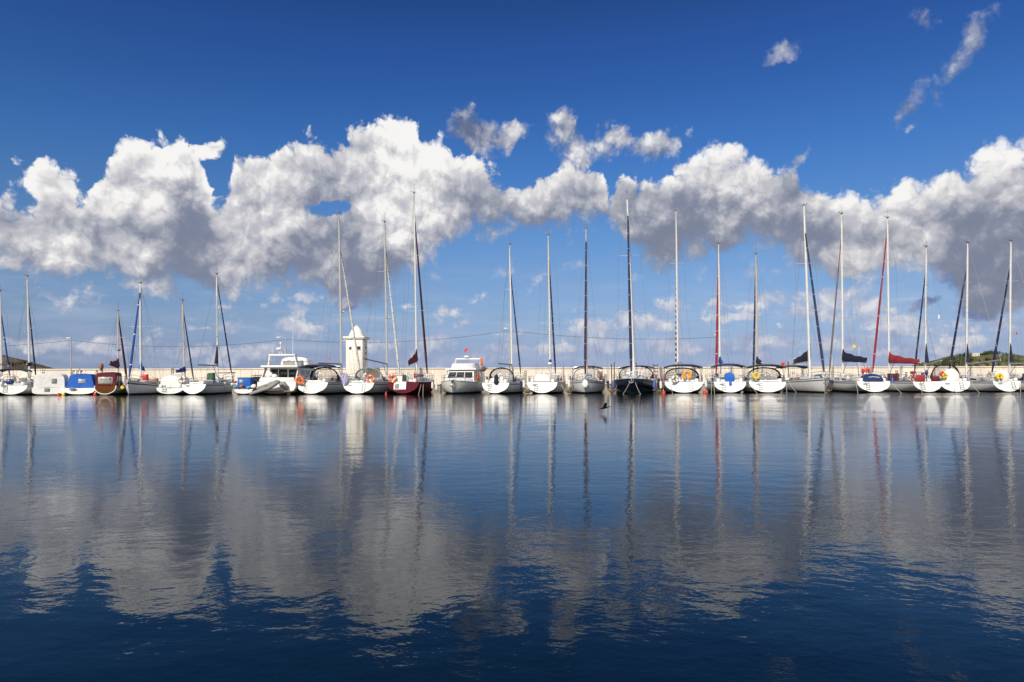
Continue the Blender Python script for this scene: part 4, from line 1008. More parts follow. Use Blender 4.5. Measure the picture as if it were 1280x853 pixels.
# =================================================================== motor craft and small boats
def craft(name, label, cat, sternpx, bowpx, L, bowon=False, group=None, D=None):
    D_ = D or D0
    if bowon: Bv = Vector((X(bowpx, D_), D_)); S = Vector((X(sternpx, D_+L), D_+L)); d = (Bv-S).normalized(); S = Bv-d*L
    else: S = Vector((X(sternpx, D_), D_)); Bv = Vector((X(bowpx, D_+L), D_+L)); d = (Bv-S).normalized()
    r = empty(name, (S.x, S.y, 0), atan2(-d.x, d.y)); tag(r, label, cat, group); return r
def shell(rings, m, par, name, mats=None, mif=None):
    m_ = M(); m_.loft(rings, closed=False, mif=mif)
    m_.add(rings[0], [tuple(range(len(rings[0])))]); m_.add(rings[-1], [tuple(reversed(range(len(rings[0]))))])
    return m_.build(name, mats or m, par)
def arc_ring(y, w_, z0, h_, n=12, p=0.5):
    return [(-w_*(1 if cos(pi*k/n) > 0 else -1)*abs(cos(pi*k/n))**p, y, z0+h_*sin(pi*k/n)**p) for k in range(n+1)]

# 1 white canvas topped cabin boat
r = craft('cabin_boat', 'small open boat boxed in with a white canvas cabin, at left', 'motorboat', 61, 76, 6.0)
make_hull(r, 6.0, 2.85, 0.78, 0.95, [GEL, ANTI, STRG, GEL], trake=0.08, dk=0.25, sternw=0.99, full=7, pst=12)
t_ = shell([arc_ring(0.15,1.30,0.78,1.28,p=0.35), arc_ring(0.5,1.34,0.78,1.36,p=0.33), arc_ring(2.6,1.32,0.80,1.36,p=0.35), arc_ring(3.2,1.20,0.82,1.25,p=0.4)], WHITEC, r, 'canvas_cabin')
m_ = M(); m_.box((0.42,0.12,1.42),(0.42,0.04,0.48),bev=.02); m_.build('canvas_window', GREYC, t_)
m_ = M(); m_.box((-0.18,-0.01,0.55),(0.42,0.04,0.34),bev=.02); m_.build('stern_hatch', GREYC, r)
shell([arc_ring(3.15,1.15,0.8,1.15,p=.45), arc_ring(4.6,0.85,0.85,0.75,p=.6)], GREYC, r, 'fore_canopy')
m_ = M(); m_.box((1.33,1.6,1.45),(0.03,0.9,0.42),bev=.01); m_.build('side_window', VINYL, t_)
# 2 blue canopy motorboat
r = craft('canopy_motorboat', 'small white motorboat under a bright blue canopy with a clear window', 'motorboat', 99, 116, 6.2)
make_hull(r, 6.2, 2.85, 0.70, 0.95, [GEL, ANTI, STRB, GEL], trake=0.25, dk=0.25, sternw=0.92, full=5, pst=4.5)
t_ = shell([[(-1.22,0.55,0.72),(-1.15,0.55,1.0),(-.95,0.6,1.85),(-.85,.62,2.0),(0,.62,2.06),(.85,.62,2.0),(.95,.6,1.85),(1.15,.55,1.0),(1.22,.55,.72)],
     [(-1.25,2.4,0.74),(-1.2,2.4,1.1),(-1.05,2.4,1.95),(-.9,2.4,2.1),(0,2.4,2.16),(.9,2.4,2.1),(1.05,2.4,1.95),(1.2,2.4,1.1),(1.25,2.4,.74)],
     [(-1.1,3.4,0.8),(-1.0,3.4,1.1),(-.8,3.3,1.8),(-.7,3.3,1.9),(0,3.3,1.95),(.7,3.3,1.9),(.8,3.3,1.8),(1.0,3.4,1.1),(1.1,3.4,.8)]], ROYALC, r, 'canopy')
m_ = M(); m_.box((0.12,0.575,1.40),(0.62,0.03,0.38),bev=.02,sheer=(0,.03)); m_.build('canopy_window', VINYL, t_)
m_ = M(); m_.box((1.17,1.9,1.45),(0.05,1.0,0.5),bev=.01,taper=.9); m_.build('canopy_side_window', VINYL, t_)
shell([arc_ring(3.3,0.95,0.8,0.8,p=.5), arc_ring(4.9,0.6,0.88,0.35,p=.6)], GREYC, r, 'foredeck_cover')
m_ = M(); m_.tube([(0.1,0.62,2.0),(0.1,0.62,2.35)],0.02,5); m_.ball((0.1,.62,2.38),(.07,.07,.09)); m_.build('stern_light', BLACK, r)
m_ = M(); m_.box((-0.6,0.05,0.62),(0.5,0.08,0.25),bev=.02); m_.build('outboard_bracket', GREYC, r)
# 3 wooden motorsailer with maroon canopy
r = craft('wooden_motorsailer', 'wooden motorsailer with varnished brown transom and maroon canopy', 'sailboat', 131, 160, 9.0)
sh = make_hull(r, 9.0, 2.35, 0.92, 1.25, [GREENISH, ANTI, VARN, VARN], trake=0.25, dk=0.3, sternw=0.80, full=3.4, pst=2.8)
m_ = M(); rr_ = hull_rings(9.0,2.35,0.92,1.25,trake=0.25,dk=.3,sternw=.8,full=3.4, pst=2.8)[0][0]
m_.tube([(-x,y-.03,z) for x,y,z in rr_]+[(x,y-.03,z) for x,y,z in reversed(rr_)],0.05,6); m_.build('transom_rim', IVORY, r)
t_ = shell([[(-1.15,0.3,0.95),(-1.12,.3,1.2),(-1.08,.3,2.0),(-.9,.32,2.2),(0,.32,2.28),(.9,.32,2.2),(1.08,.3,2.0),(1.12,.3,1.2),(1.15,.3,.95)],
            [(-1.2,2.8,0.95),(-1.15,2.8,1.3),(-1.1,2.8,2.05),(-.95,2.8,2.25),(0,2.8,2.33),(.95,2.8,2.25),(1.1,2.8,2.05),(1.15,2.8,1.3),(1.2,2.8,.95)],
            [(-1.1,3.3,1.0),(-1.0,3.3,1.3),(-.9,3.2,1.9),(-.8,3.2,2.05),(0,3.2,2.1),(.8,3.2,2.05),(.9,3.2,1.9),(1.0,3.3,1.3),(1.1,3.3,1.0)]], MAROC, r, 'canopy')
t_.scale = (0.80, 1, 1)
m_ = M(); m_.box((-0.02,0.285,1.47),(1.62,0.03,0.66),bev=.02); pl = m_.build('lettered_screen', VINYL, t_)
m_ = M()
for k in range(7): x_ = -0.62+k*0.13; m_.tube([(x_,.26,1.50),(x_+.05,.26,1.56+.03*(k%3)),(x_+.11,.26,1.50-.02*(k%2))],0.014,4)
for k in range(5): x_ = -0.25+k*0.12; m_.tube([(x_,.26,1.32),(x_+.08,.26,1.34)],0.012,4)
m_.ball((0.50,.262,1.60),(.12,.01,.09)); m_.build('screen_lettering', STRB, pl)
for yy in (0.9,1.75,2.5):
    m_ = M(); m_.box((1.13,yy,1.62),(0.05,0.5,0.5),bev=.01); m_.build('canopy_side_window', VINYL, t_)
Dm = D0+5.2; my = 5.2; H = Z(146,389,Dm)
m_ = M(); m_.tube([(0.0,my,1.3),(0.0,my,H)],[0.085,0.055],7); ms = m_.build('mast', MASTT, r); m_ = M(); m_.tube([(0,my,H),(0,my,H+1.0)],0.014,4); m_.box((0,my,H+.05),(.2,.2,.08)); m_.build('masthead_instruments', ALUD, ms)
m_ = M(); m_.tube([(-.75,my,H*.68),(.75,my,H*.68)],0.025,5); m_.build('spreader', MASTT, ms); m_ = M(); m_.ball((0.1,my-.3,H*.53),(.2,.2,.16)); m_.build('radar_dome', GREYC, ms)
for sg in (-1,1): m_ = M(); m_.tube([(sg*1.3,my-.3,1.1),(sg*.75,my,H*.68),(0,my,H-.1)],0.011,4); m_.build('shroud', WIRE, r)
m_ = M(); m_.tube([(0,0.35,.9),(0,my,H)],0.011,4); m_.build('backstay', WIRE, r)
f0 = Vector((0,8.9,1.5)); f1 = Vector((0,my,H-.3)); m_ = M(); m_.tube([tuple(f0.lerp(f1,k/8)) for k in range(9)],[.06,.12,.12,.11,.10,.09,.08,.06,.04],7); m_.build('furled_sail', SAILM, r)
m_ = M(); m_.tube([(0,my,2.75),(0,my-3.6,3.1)],[0.07,.05],6); bm = m_.build('boom', VARN, r); boom_cover(bm, MAROC, my+.1, 2.8, 3.2, 0.9, 0.3)
m_ = M(); m_.ball((-0.55,1.0,2.85),(0.22,0.3,0.36)); m_.tube([(-.5,1.0,2.2),(-.5,1.0,2.9)],.03,5); m_.build('orange_float', ORWOOD, r)
rails(r, sh, 0.55)
# 4 small fishing boat with blue wheelhouse
r = craft('fishing_boat', 'tiny cluttered fishing boat with a blue wheelhouse', 'fishing boat', 304, 318, 5.2)
make_hull(r, 5.2, 2.0, 0.55, 0.85, [GELS, ANTI, STRB, GELS], trake=0.15, dk=0.2, full=3.4, pst=2.8)
m_ = M(); m_.box((-0.05,1.3,1.15),(1.25,1.5,1.05),bev=.06); t_ = m_.build('wheelhouse', ROYALC, r); m_ = M(); m_.box((-0.32,.53,1.32),(.34,.04,.30),bev=.01); m_.build('window', VINYL, t_)
m_ = M(); m_.box((0,1.3,1.70),(1.4,1.6,.07),bev=.02); m_.build('roof', GREYC, t_)
for (x_,y_,z_,a_,mm_,nm) in ((-.75,.3,.72,.22,LIGHTB,'fish_crate'),(.45,.15,.68,.22,LIGHTB,'fish_crate'),(-.2,.25,.82,.25,ORWOOD,'net_pile'),(-1.0,.3,1.0,.2,RINGW,'float_bundle'),(.85,.5,.85,.3,WHITEC,'folded_sheet'),(-.85,.4,1.25,.14,REDC,'float_bundle')):
    m_ = M()
    for j in range(4): m_.ball((x_+random.uniform(-.1,.1),y_+random.uniform(-.1,.1),z_+random.uniform(-.08,.08)),(a_*.8,a_*.7,a_*.55))
    m_.build(nm, mm_, r)
# 5 navy runabout with dark canvas behind
r = craft('navy_runabout', 'small runabout with a navy bow flap, between fishing boat and yacht', 'motorboat', 330, 321, 6.0, bowon=True, D=D0+2)
make_hull(r, 6.0, 2.3, 0.85, 1.15, [GELS, ANTI, STRB, GELS], dk=0.2)
m_ = M(); m_.add([(-.75,5.2,1.35),(.75,5.2,1.35),(0,6.15,.45),(-.75,4.6,1.4),(.75,4.6,1.4)],[(0,1,2),(3,4,1,0),(0,2,3),(1,4,2)]); m_.build('bow_flap', NAVYC, r, smooth=False)
shell([arc_ring(1.0,1.0,.9,.8), arc_ring(3.6,1.0,.95,.85), arc_ring(4.4,.8,1.0,.4)], NAVYC, r, 'cover')
m_ = M(); m_.tube([(-1.05,3.9,1.0),(-.8,3.6,1.9),(.8,3.6,1.9),(1.05,3.9,1.0)],.03,5); m_.tube([(-1.0,1.2,1.0),(-.9,.9,1.95),(.9,.9,1.95),(1.0,1.2,1.0)],.03,5); m_.build('canopy_frame', WOODD, r)
for k in range(4): m_ = M(); m_.tube([(.3+.3*k,1.0,1.0),(.1+.35*k,.6,2.3+.2*(k%2))],.018,4); m_.build('fishing_rod', WOODD, r)
m_ = M(); m_.box((.9,2.2,1.35),(.9,.9,.45),bev=.1); m_.build('engine_box', GREENC, r)

# 6 flybridge motor yacht, stern to the camera
r = craft('motor_yacht', 'white flybridge motor yacht with radar arch, left of the white sailboats', 'yacht', 345, 392, 13.0)
sh = make_hull(r, 13.0, 4.1, 1.25, 1.75, [GEL, ANTI, GEL, GEL], trake=0.15, dk=0.4, sternw=0.93, full=4, pst=5)
m_ = M(); m_.box((0,-0.45,0.34),(3.9,0.95,0.12),bev=.04); m_.build('swim_platform', TEAK, r)
m_ = M(); m_.box((0,0.35,1.45),(3.4,0.12,0.5),bev=.03); m_.build('transom_gate', GEL, r)
sal = M(); rr_ = [[(-1.62,y,1.2),(-1.60,y,1.9),(-1.5,y,2.72),(1.5,y,2.72),(1.60,y,1.9),(1.62,y,1.2)] for y in (2.6, 8.2)]+[[(-1.3,9.9,1.35),(-1.28,9.8,1.6),(-1.1,9.0,2.6),(1.1,9.0,2.6),(1.28,9.8,1.6),(1.3,9.9,1.35)]]
sal = shell(rr_, GEL, r, 'saloon')
for (x_, w_) in ((-1.05,0.72),(-.15,0.85),(0.85,.8)):
    m_ = M(); m_.box((x_,2.58,2.02),(w_,0.05,1.05),bev=.02); m_.build('saloon_door_pane', GLASS, sal)
for sg in (-1,1):
    for (y_,l_) in ((3.6,1.5),(5.4,1.6),(7.2,1.5)): m_ = M(); m_.slab([(sg*1.585,y_-l_/2,1.78),(sg*1.585,y_+l_/2,1.78),(sg*1.53,y_+l_/2-.15,2.45),(sg*1.53,y_-l_/2+.15,2.45)],.05); m_.build('saloon_window', GLASS, sal, smooth=False)
    m_ = M(); m_.slab([(sg*1.75,0.5,1.3),(sg*1.75,1.0,1.3),(sg*1.70,2.4,2.75),(sg*1.70,1.7,2.75)],.08); m_.build('wing_strut', GEL, r)
m_ = M(); m_.box((0,4.7,2.82),(3.75,7.6,0.20),bev=.08); fd = m_.build('flybridge_deck', GEL, r)
m_ = M(); m_.tube([(-1.8,1.0,3.35),(-1.8,6.0,3.35)],.03,5); m_.tube([(1.8,1.0,3.35),(1.8,6.0,3.35)],.03,5); m_.tube([(-1.8,1.0,3.35),(1.8,1.0,3.35)],.03,5)
for x_ in (-1.8,-.9,0,.9,1.8): m_.tube([(x_,1.0,2.9),(x_,1.0,3.35)],.022,5)
m_.build('flybridge_rail', STEEL, fd)
m_ = M()
for sg in (-1,1): m_.slab([(sg*1.45,1.9,2.9),(sg*1.45,2.6,2.9),(sg*1.28,2.35,3.9),(sg*1.28,1.75,3.9)],.12)
m_.box((0,2.05,4.0),(2.75,0.65,.16),bev=.07); ar = m_.build('radar_arch', GEL, r)
m_ = M(); m_.tube([(-.3,2.0,4.05),(-.45,2.0,4.5)],.035,5); m_.tube([(-.05,2.0,4.05),(-.25,2.0,4.5)],.035,5); m_.ball((-.35,2.0,4.62),(.32,.32,.17)); m_.tube([(-.2,2,4.7),(-.2,2,5.2)],.03,5); m_.ball((-.2,2,5.2),(.12,.1,.12)); m_.build('radar_dome', GEL, ar)
m_ = M(); m_.tube([(1.05,2.0,4.05),(1.05,2.05,6.6)],[.03,.015],5); m_.tube([(-1.0,2.0,4.05),(-1.1,2.0,5.0)],.015,4); m_.tube([(.3,2,4.05),(.1,2,4.9)],.015,4); m_.build('whip_antenna', GEL, ar)
m_ = M(); m_.box((0.6,3.6,3.2),(2.0,.8,.6),bev=.12); m_.box((.9,5.6,3.25),(1.6,1.0,.75),bev=.2,taper=.85); m_.build('flybridge_seat', GEL, fd)
shell([arc_ring(5.9,1.5,3.05,.85,p=.6), arc_ring(7.6,1.5,3.05,.8,p=.6), arc_ring(8.2,1.3,3.0,.2)], IVORY, fd, 'flybridge_cover')
rails(r, sh, 0.7, stern=False)
m_ = M(); m_.slab([(-1.9,.6,1.3),(-1.9,2.5,1.3),(-1.9,2.5,1.75),(-1.9,.9,1.6)],.06); m_.slab([(1.9,.6,1.3),(1.9,2.5,1.3),(1.9,2.5,1.75),(1.9,.9,1.6)],.06); m_.build('bulwark', GEL, r)
m_ = M(); m_.ball((0.9,-.2,.75),(.35,.35,.4)); m_.tube([(.9,-.2,.4),(.9,-.3,1.2)],.04,5); m_.ball((.65,.1,1.0),(.4,.3,.3)); m_.build('covered_outboard', GREYC, r)
m_ = M(); m_.ball((-.9,.6,1.95),(.4,.3,.35)); m_.ball((-.3,.5,1.8),(.3,.3,.25)); m_.build('deck_bundle', WHITEC, r)
# tender resting on the platform
tr = empty('rubber_dinghy', (X(331,D0-1.3), D0-1.3, 0.72), radians(90)); tag(tr, 'grey rubber dinghy tilted on the stern platform of the motor yacht', 'dinghy')
tr.rotation_euler = (radians(18), radians(20), radians(-90))
m_ = M(); m_.tube([(-.62,-1.35,0),(-.62,.6,0),(-.5,1.15,.08),(0,1.5,.14),(.5,1.15,.08),(.62,.6,0),(.62,-1.35,0)],[.15,.21,.21,.2,.21,.21,.15],9); m_.build('tube', mat('grey_rubber', (.24,.24,.22), .6, vary=.15), tr)
m_ = M(); m_.box((0,-.05,-.12),(1.1,2.1,.08),bev=.02); m_.build('floor', GREYC, tr)
m_ = M(); m_.box((0,-.1,.05),(1.1,.28,.06),bev=.02); m_.build('seat', TEAK, tr)
m_ = M(); m_.box((0,-1.1,0),(1.0,.07,.4),bev=.02); m_.build('transom', BLACK, tr)

# 7 fishing flybridge cruiser, bow out
r = craft('flybridge_cruiser', 'white flybridge cruiser moored bow out with dark windscreen and red flag', 'motorboat', 589, 565, 11.5, bowon=True)
sh = make_hull(r, 11.5, 4.2, 1.05, 1.35, [IVORY, ANTIB, IVORY, IVORY], dk=0.35, sternw=0.95, fine=1.25, full=3.4, pst=4, rake=0.45)
L_ = 11.5
t_ = shell([[(-1.7,1.8,1.1),(-1.65,1.8,1.6),(-1.55,1.8,2.45),(1.55,1.8,2.45),(1.65,1.8,1.6),(1.7,1.8,1.1)],
            [(-1.65,6.4,1.15),(-1.6,6.4,1.55),(-1.42,5.9,2.45),(1.42,5.9,2.45),(1.6,6.4,1.55),(1.65,6.4,1.15)],
            [(-1.55,7.3,1.2),(-1.5,7.3,1.50),(-1.35,6.4,2.35),(1.35,6.4,2.35),(1.5,7.3,1.50),(1.55,7.3,1.2)]], GEL, r, 'deckhouse')
for (x0_,x1_) in ((-1.36,-.50),(-.42,.42),(.50,1.36)):
    def wp(x,z): f_ = (z-1.5)/0.85; return (x*(1-.10*f_), 7.33-0.9*f_, z)
    m_ = M(); m_.slab([wp(x0_,1.60),wp(x1_,1.60),wp(x1_,2.20),wp(x0_,2.20)],.04); m_.build('windscreen_pane', GLASS, t_, smooth=False)
for sg in (-1,1):
    m_ = M(); m_.slab([(sg*1.60,3.0,1.65),(sg*1.58,6.2,1.65),(sg*1.52,5.7,2.25),(sg*1.54,3.0,2.25)],.06); m_.build('side_window', GLASS, t_, smooth=False)
m_ = M(); m_.box((0,4.2,2.52),(3.3,5.0,.14),bev=.05); m_.build('deckhouse_roof', GEL, r)
fb_ = shell([[(-1.35,2.2,2.58),(-1.35,2.2,3.1),(1.35,2.2,3.1),(1.35,2.2,2.58)],[(-1.4,5.0,2.58),(-1.3,4.8,3.2),(1.3,4.8,3.2),(1.4,5.0,2.58)],[(-1.15,6.3,2.55),(-1.05,5.7,3.0),(1.05,5.7,3.0),(1.15,6.3,2.55)],[(-.9,6.7,2.5),(-.85,6.6,2.6),(.85,6.6,2.6),(.9,6.7,2.5)]], GEL, r, 'flybridge')
shell([arc_ring(8.9,0.5,1.25,.12), arc_ring(8.2,1.1,1.2,.34), arc_ring(7.2,1.5,1.2,.42)], GEL, r, 'foredeck_coachroof')
m_ = M(); m_.tube([(-1.5,2.0,2.6),(-1.4,1.8,3.75),(1.4,1.8,3.75),(1.5,2.0,2.6)],.07,6); m_.tube([(-1.5,2.9,2.6),(-1.4,2.3,3.7),(1.4,2.3,3.7),(1.5,2.9,2.6)],.04,5); ar = m_.build('radar_arch', GEL, r)
m_ = M(); m_.ball((.2,1.9,3.98),(.34,.34,.15)); m_.tube([(.2,1.9,3.75),(.2,1.9,3.9)],.1,6); m_.build('radar_dome', GEL, ar)
m_ = M(); m_.tube([(.1,1.9,4.1),(.0,1.9,5.1)],.02,5); fl = m_.build('flag_staff', STEEL, ar); m_ = M(); m_.slab([(.08,1.9,5.05),(.45,1.95,4.72),(.38,1.9,4.4),(.08,1.9,4.75)],.02); m_.build('red_flag', REDP, fl, smooth=False)
m_ = M(); m_.tube([(-.6,1.8,3.75),(-.7,1.8,4.7)],.014,4); m_.tube([(-.9,1.8,3.75),(-.85,1.8,4.5)],.014,4); m_.build('whip_antenna', STEEL, ar)
rails(r, sh, 0.62, stern=False)
m_ = M(); m_.box((0,11.45,1.4),(.3,.7,.1),bev=.02); m_.tube([(0,11.9,1.35),(0,11.75,.95)],.05,5); m_.ball((0,11.8,.9),(.22,.1,.18)); m_.build('anchor', GALV, r)
for (x_,z_,y_) in ((-1.55,3.35,2.4),): m_ = M(); m_.box((x_,y_,z_),(.28,.3,.85),bev=.1); m_.build('orange_float', ORANGE, r)
m_ = M(); m_.box((-1.72,5.3,1.55),(.3,.4,.75),bev=.1); m_.build('yellow_jerrycan', YELLOW, r); m_ = M(); m_.box((-1.74,6.0,1.62),(.25,.4,.45),bev=.1); m_.build('orange_bag', REDP, r)
m_ = M(); m_.tube([(-1.9,2.6,1.1),(-1.9,2.6,2.9)],.05,5); m_.ball((-1.9,2.6,2.6),(.25,.2,.3)); m_.tube([(-2.3,2.6,2.7),(-1.6,2.6,2.3)],.06,5); m_.build('outboard_hoist', WOODD, r)

# =================================================================== loose things hanging on or between the boats
def xyz(px, py, D): return (X(px,D), D, Z(px,py,D))
def ring_buoy(px, py, D, m, m2, label, R_=0.33, horse=False):
    o = empty('horseshoe_buoy' if horse else 'ring_buoy', xyz(px,py,D), random.uniform(-.15,.15)); tag(o, label, 'life buoy', 'life buoys on the stern rails')
    m_ = M()
    if horse:
        pts = [(R_*cos(a),0,R_*1.1*sin(a)) for a in [radians(-60+300*k/14) for k in range(15)]]; m_.tube(pts, .15, 8)
    else: m_.torus((0,0,0), R_, 0.115, 0, 20, mi2=1)
    m_.build('foam_ring', [m, m2], o)
    m_ = M(); m_.tube([(0,.02,R_+.28),(.03,.02,R_*.8),(0,.05,R_)],.02,4); m_.build('hanging_strap', ROPE, o)
    return o
ring_buoy(375,475.5,D0+.25,ORANGE,ORANGE,'orange ring buoy at the left end of a stern, left of the black covered bundle',.33)
ring_buoy(463.3,474,D0+.25,ORANGE,RINGW,'orange ring buoy on the stern in front of the white tower')
ring_buoy(490.5,473.5,D0+.3,ORANGE,RINGW,'orange ring buoy on the left end of the maroon sailboat stern')
ring_buoy(228,474.5,D0+.2,RINGW,BLACK,'white ring buoy on the stern beside the white cockpit tent',.26)
ring_buoy(844,474,D0+.25,RINGW,BLACK,'white ring buoy left of the amber horseshoe buoy',.28)
ring_buoy(858.5,469.5,D0+.35,mat('amber_foam',(.80,.30,.02),.6),YELLOW,'amber horseshoe buoy in the middle of a white stern',.33,True)
ring_buoy(945,469.8,D0+.2,YELLOW,YELLOW,'yellow ring buoy on the stern under the black sprayhood',.27)
ring_buoy(1180.8,470,D0+.3,YELLOW,BLACK,'small yellow ring buoy left of the large white dish',.18)
ring_buoy(1177.5,467.5,D0+.35,REDP,REDP,'small red buoy just left of the yellow one by the white dish',.14)
ring_buoy(1249.5,471,D0+.1,YELLOW,RINGW,'yellow horseshoe buoy in front of the round white cover at far right',.22,True)
ring_buoy(1138.5,472,D0+1.2,RINGW,REDP,'white and red ring buoy beside the dark red dodger',.24)

# fenders: one is built, the rest are copies
def make_fender():
    o = empty('fender', (0,0,0)); m_ = M()
    m_.loft([[(r_*cos(2*pi*k/10), r_*sin(2*pi*k/10), z) for k in range(10)] for r_, z in ((.03,-.42),(.09,-.38),(.13,-.30),(.14,-.2),(.14,.2),(.13,.30),(.09,.38),(.03,.42))], True, caps=True)
    m_.build('fender_body', FENW, o); m_ = M(); m_.tube([(0,0,.40),(0,.05,.95)],.018,4); m_.build('fender_line', ROPE, o); return o
fproto = None
def fender(px, py, D, label, m=FENW, s=1.0, round_=False):
    global fproto
    if fproto is None: o = fproto = make_fender()
    else:
        o = fproto.copy(); COL.objects.link(o)
        for ch in list(fproto.children):
            c = ch.copy(); c.parent = o; COL.objects.link(c)
    body = [c for c in o.children if c.name.startswith('fender_body')][0]
    if m is not FENW:
        body.data = body.data.copy(); body.data.materials[0] = m
    o.location = xyz(px,py,D); o.scale = (s*1.9, s*1.9, s*.9) if round_ else (s,s,s); o.rotation_euler = (0, radians(random.uniform(-6,6)), 0)
    tag(o, label, 'fender', 'fenders hanging between the boats'); return o
fender(655,480.5,D0+1,'white fender left of the stern with the small blue boom cover')
fender(651.5,482,D0+1.4,'dark blue fender on the side of the black sprayhood sailboat', FENK, 1.1)
fender(711.3,480,D0+1,'white fender left of the silver grey bow')
fender(766.5,481,D0+1.2,'blue fender on the left side of the navy hull', FENB, 1.05)
fender(760,481,D0+2,'navy fender on the right side of the silver grey hull', FENK)
fender(817.8,480.5,D0+1.2,'light blue fender on the right side of the navy hull', FENB, 1.1)
fender(826,481.5,D0+1.4,'white fender right of the navy hull, leaning over brown ropes', FENW, 1.0)
fender(823,478,D0+2.2,'dark blue fender behind the leaning white fender', FENK)
fender(882.3,480,D0+1,'white fender between the amber buoy stern and the blue cover stern')
fender(937.8,480,D0+1,'white fender left of the yellow ring buoy stern')
fender(593,481.6,D0+5.5,'round white fender on the side of the flybridge cruiser', FENW, .85, True)
fender(545.5,484,D0+2,'white fender right of the maroon sailboat', FENW, .9)
fender(540.5,482,D0+2.5,'white fender close against the bow side of the maroon sailboat', FENW, .9)
fender(1051.3,479.5,D0+5,'round white fender on the grey side behind the navy boom cover', FENW, .9, True)
fender(1039.5,481,D0+1.6,'navy fender between the silver bow and the grey sided sailboat', FENK, 1.2)
fender(1115.5,476,D0+.6,'bright blue fender at the right corner of the dinghy cover stern', mat('bright_blue_vinyl',(.03,.16,.62),.5), .7)
fender(281,482,D0+4.5,'white fender hanging at the left of the blue wheelhouse boat', FENW, .9)
fender(361,490.5,D0+.4,'round white fender low on the stern of the motor yacht', FENW, .75, True)
fender(988.2,481,D0+9,'dark blue fender on the left of the silver hull', FENK, 1.1)
fender(995.5,475.5,D0+6,'orange red fender on the silver hull side', REDP, .7, True)

# floats on the water
def float_ball(px, D, m, label, r_=0.17):
    o = empty('mooring_float', (X(px,D), D, 0.05)); tag(o, label, 'buoy', 'small mooring floats')
    m_ = M(); m_.ball((0,0,0),(r_,r_,r_*1.1)); m_.build('float_body', m, o); m_ = M(); m_.torus((0,0,r_*1.15),.04,.015,0,8); m_.build('eye', STEEL, o)
float_ball(73.5,D0-.2,REDP,'orange red float between the white cabin boat and the yellow float')
float_ball(79.5,D0-.2,YELLOW,'yellow float left of the blue canopied motorboat')
float_ball(119,D0-.1,REDP,'orange float left of the brown transom')
float_ball(315,D0-1.6,YELLOW,'tiny yellow float under the tip of the grey dinghy',.10)
float_ball(482.5,D0-.1,REDP,'small red float left of the maroon hull',.12)
float_ball(881,D0-.1,REDP,'orange red float between two white sterns right of the amber buoy',.22)
float_ball(829.5,D0-.1,REDP,'orange red float right of the navy hull',.2)

# mooring lines running down from the boats into the water
def mline(px, py, D, px2, label, m=ROPE, r_=0.022, D2=None):
    a = Vector(xyz(px,py,D)); c = Vector((X(px2, D2 or D-1.6), D2 or D-1.6, -0.05)); m_ = M()
    m_.tube([tuple(a.lerp(c,k/5)-Vector((0,0,.12*sin(pi*k/5)))) for k in range(6)], r_, 5)
    o = m_.build('mooring_line', m); tag(o, label, 'rope', 'mooring lines running into the water')
mline(787,478,D0+.1,778,'left mooring line from the navy bow into the water')
mline(794,478,D0+.1,801,'right mooring line from the navy bow into the water')
mline(701,480,D0+.3,710,'mooring line right of the stern with the small blue boom cover')
mline(838,478,D0+.4,841,'thin mooring line under the white ring buoy')
mline(892.5,477,D0+.2,893,'mooring line at the left corner of the blue cover stern')
mline(889.5,477,D0+.4,889,'second mooring line just left of the blue cover stern')
mline(939,479,D0+.3,947,'mooring line at the left corner of the yellow ring buoy stern')
mline(983,479,D0+.2,983.5,'mooring line at the right corner of the yellow ring buoy stern')
mline(986,477,D0+5,996,'slanting mooring line across the silver hull')
mline(1031,476,D0+.2,1031,'mooring line falling from the silver bow')
mline(1070,477,D0+.3,1072.5,'mooring line left of the dinghy cover stern')
mline(1115,478,D0+.2,1128,'mooring line slanting right from the dinghy cover stern')
mline(1150,480,D0+.2,1153,'mooring line under the red dodger stern')
mline(1214,477,D0+.2,1225,'mooring line slanting right from the white dish stern')
mline(1275,478,D0+.2,1276,'mooring line at the right corner of the far right stern')
mline(526,481,D0+.1,522.5,'mooring line on the right of the maroon transom')
mline(529,481,D0+.4,528.5,'second mooring line right of the maroon transom')
mline(1193,486,D0+.1,1197,'short mooring line under the white dish stern')
# weed-brown rope coils hanging in the gaps
def coil(px, D, label):
    o = empty('hanging_rope', (X(px,D), D, 0.35)); tag(o, label, 'rope', 'weedy ropes in the gaps between boats')
    m_ = M(); m_.tube([(-.5,0,.55),(-.42,0,.05),(-.15,0,-.25),(.2,0,-.26),(.42,0,.0),(.5,0,.5)],.05,6); m_.tube([(-.4,.15,.6),(-.2,.1,.1),(.1,.1,-.05),(.35,.1,.25),(.4,.1,.65)],.045,6)
    m_.build('rope_loop', ROPEB, o)
    m_ = M(); m_.ball((0.05,0,-.15),(.28,.18,.16)); m_.build('weed_clump', ROPEB, o)
coil(659,D0+1.2,'brown weedy rope loops left of the stern with the small blue boom cover')
coil(711,D0+1.4,'brown weedy rope loops left of the silver grey bow')
coil(765,D0+1.6,'brown weedy rope loops left of the navy hull')
coil(824,D0+1.2,'brown weedy rope loops right of the navy hull')
coil(1034.5,D0+.8,'brown weedy rope loops at the silver bow')

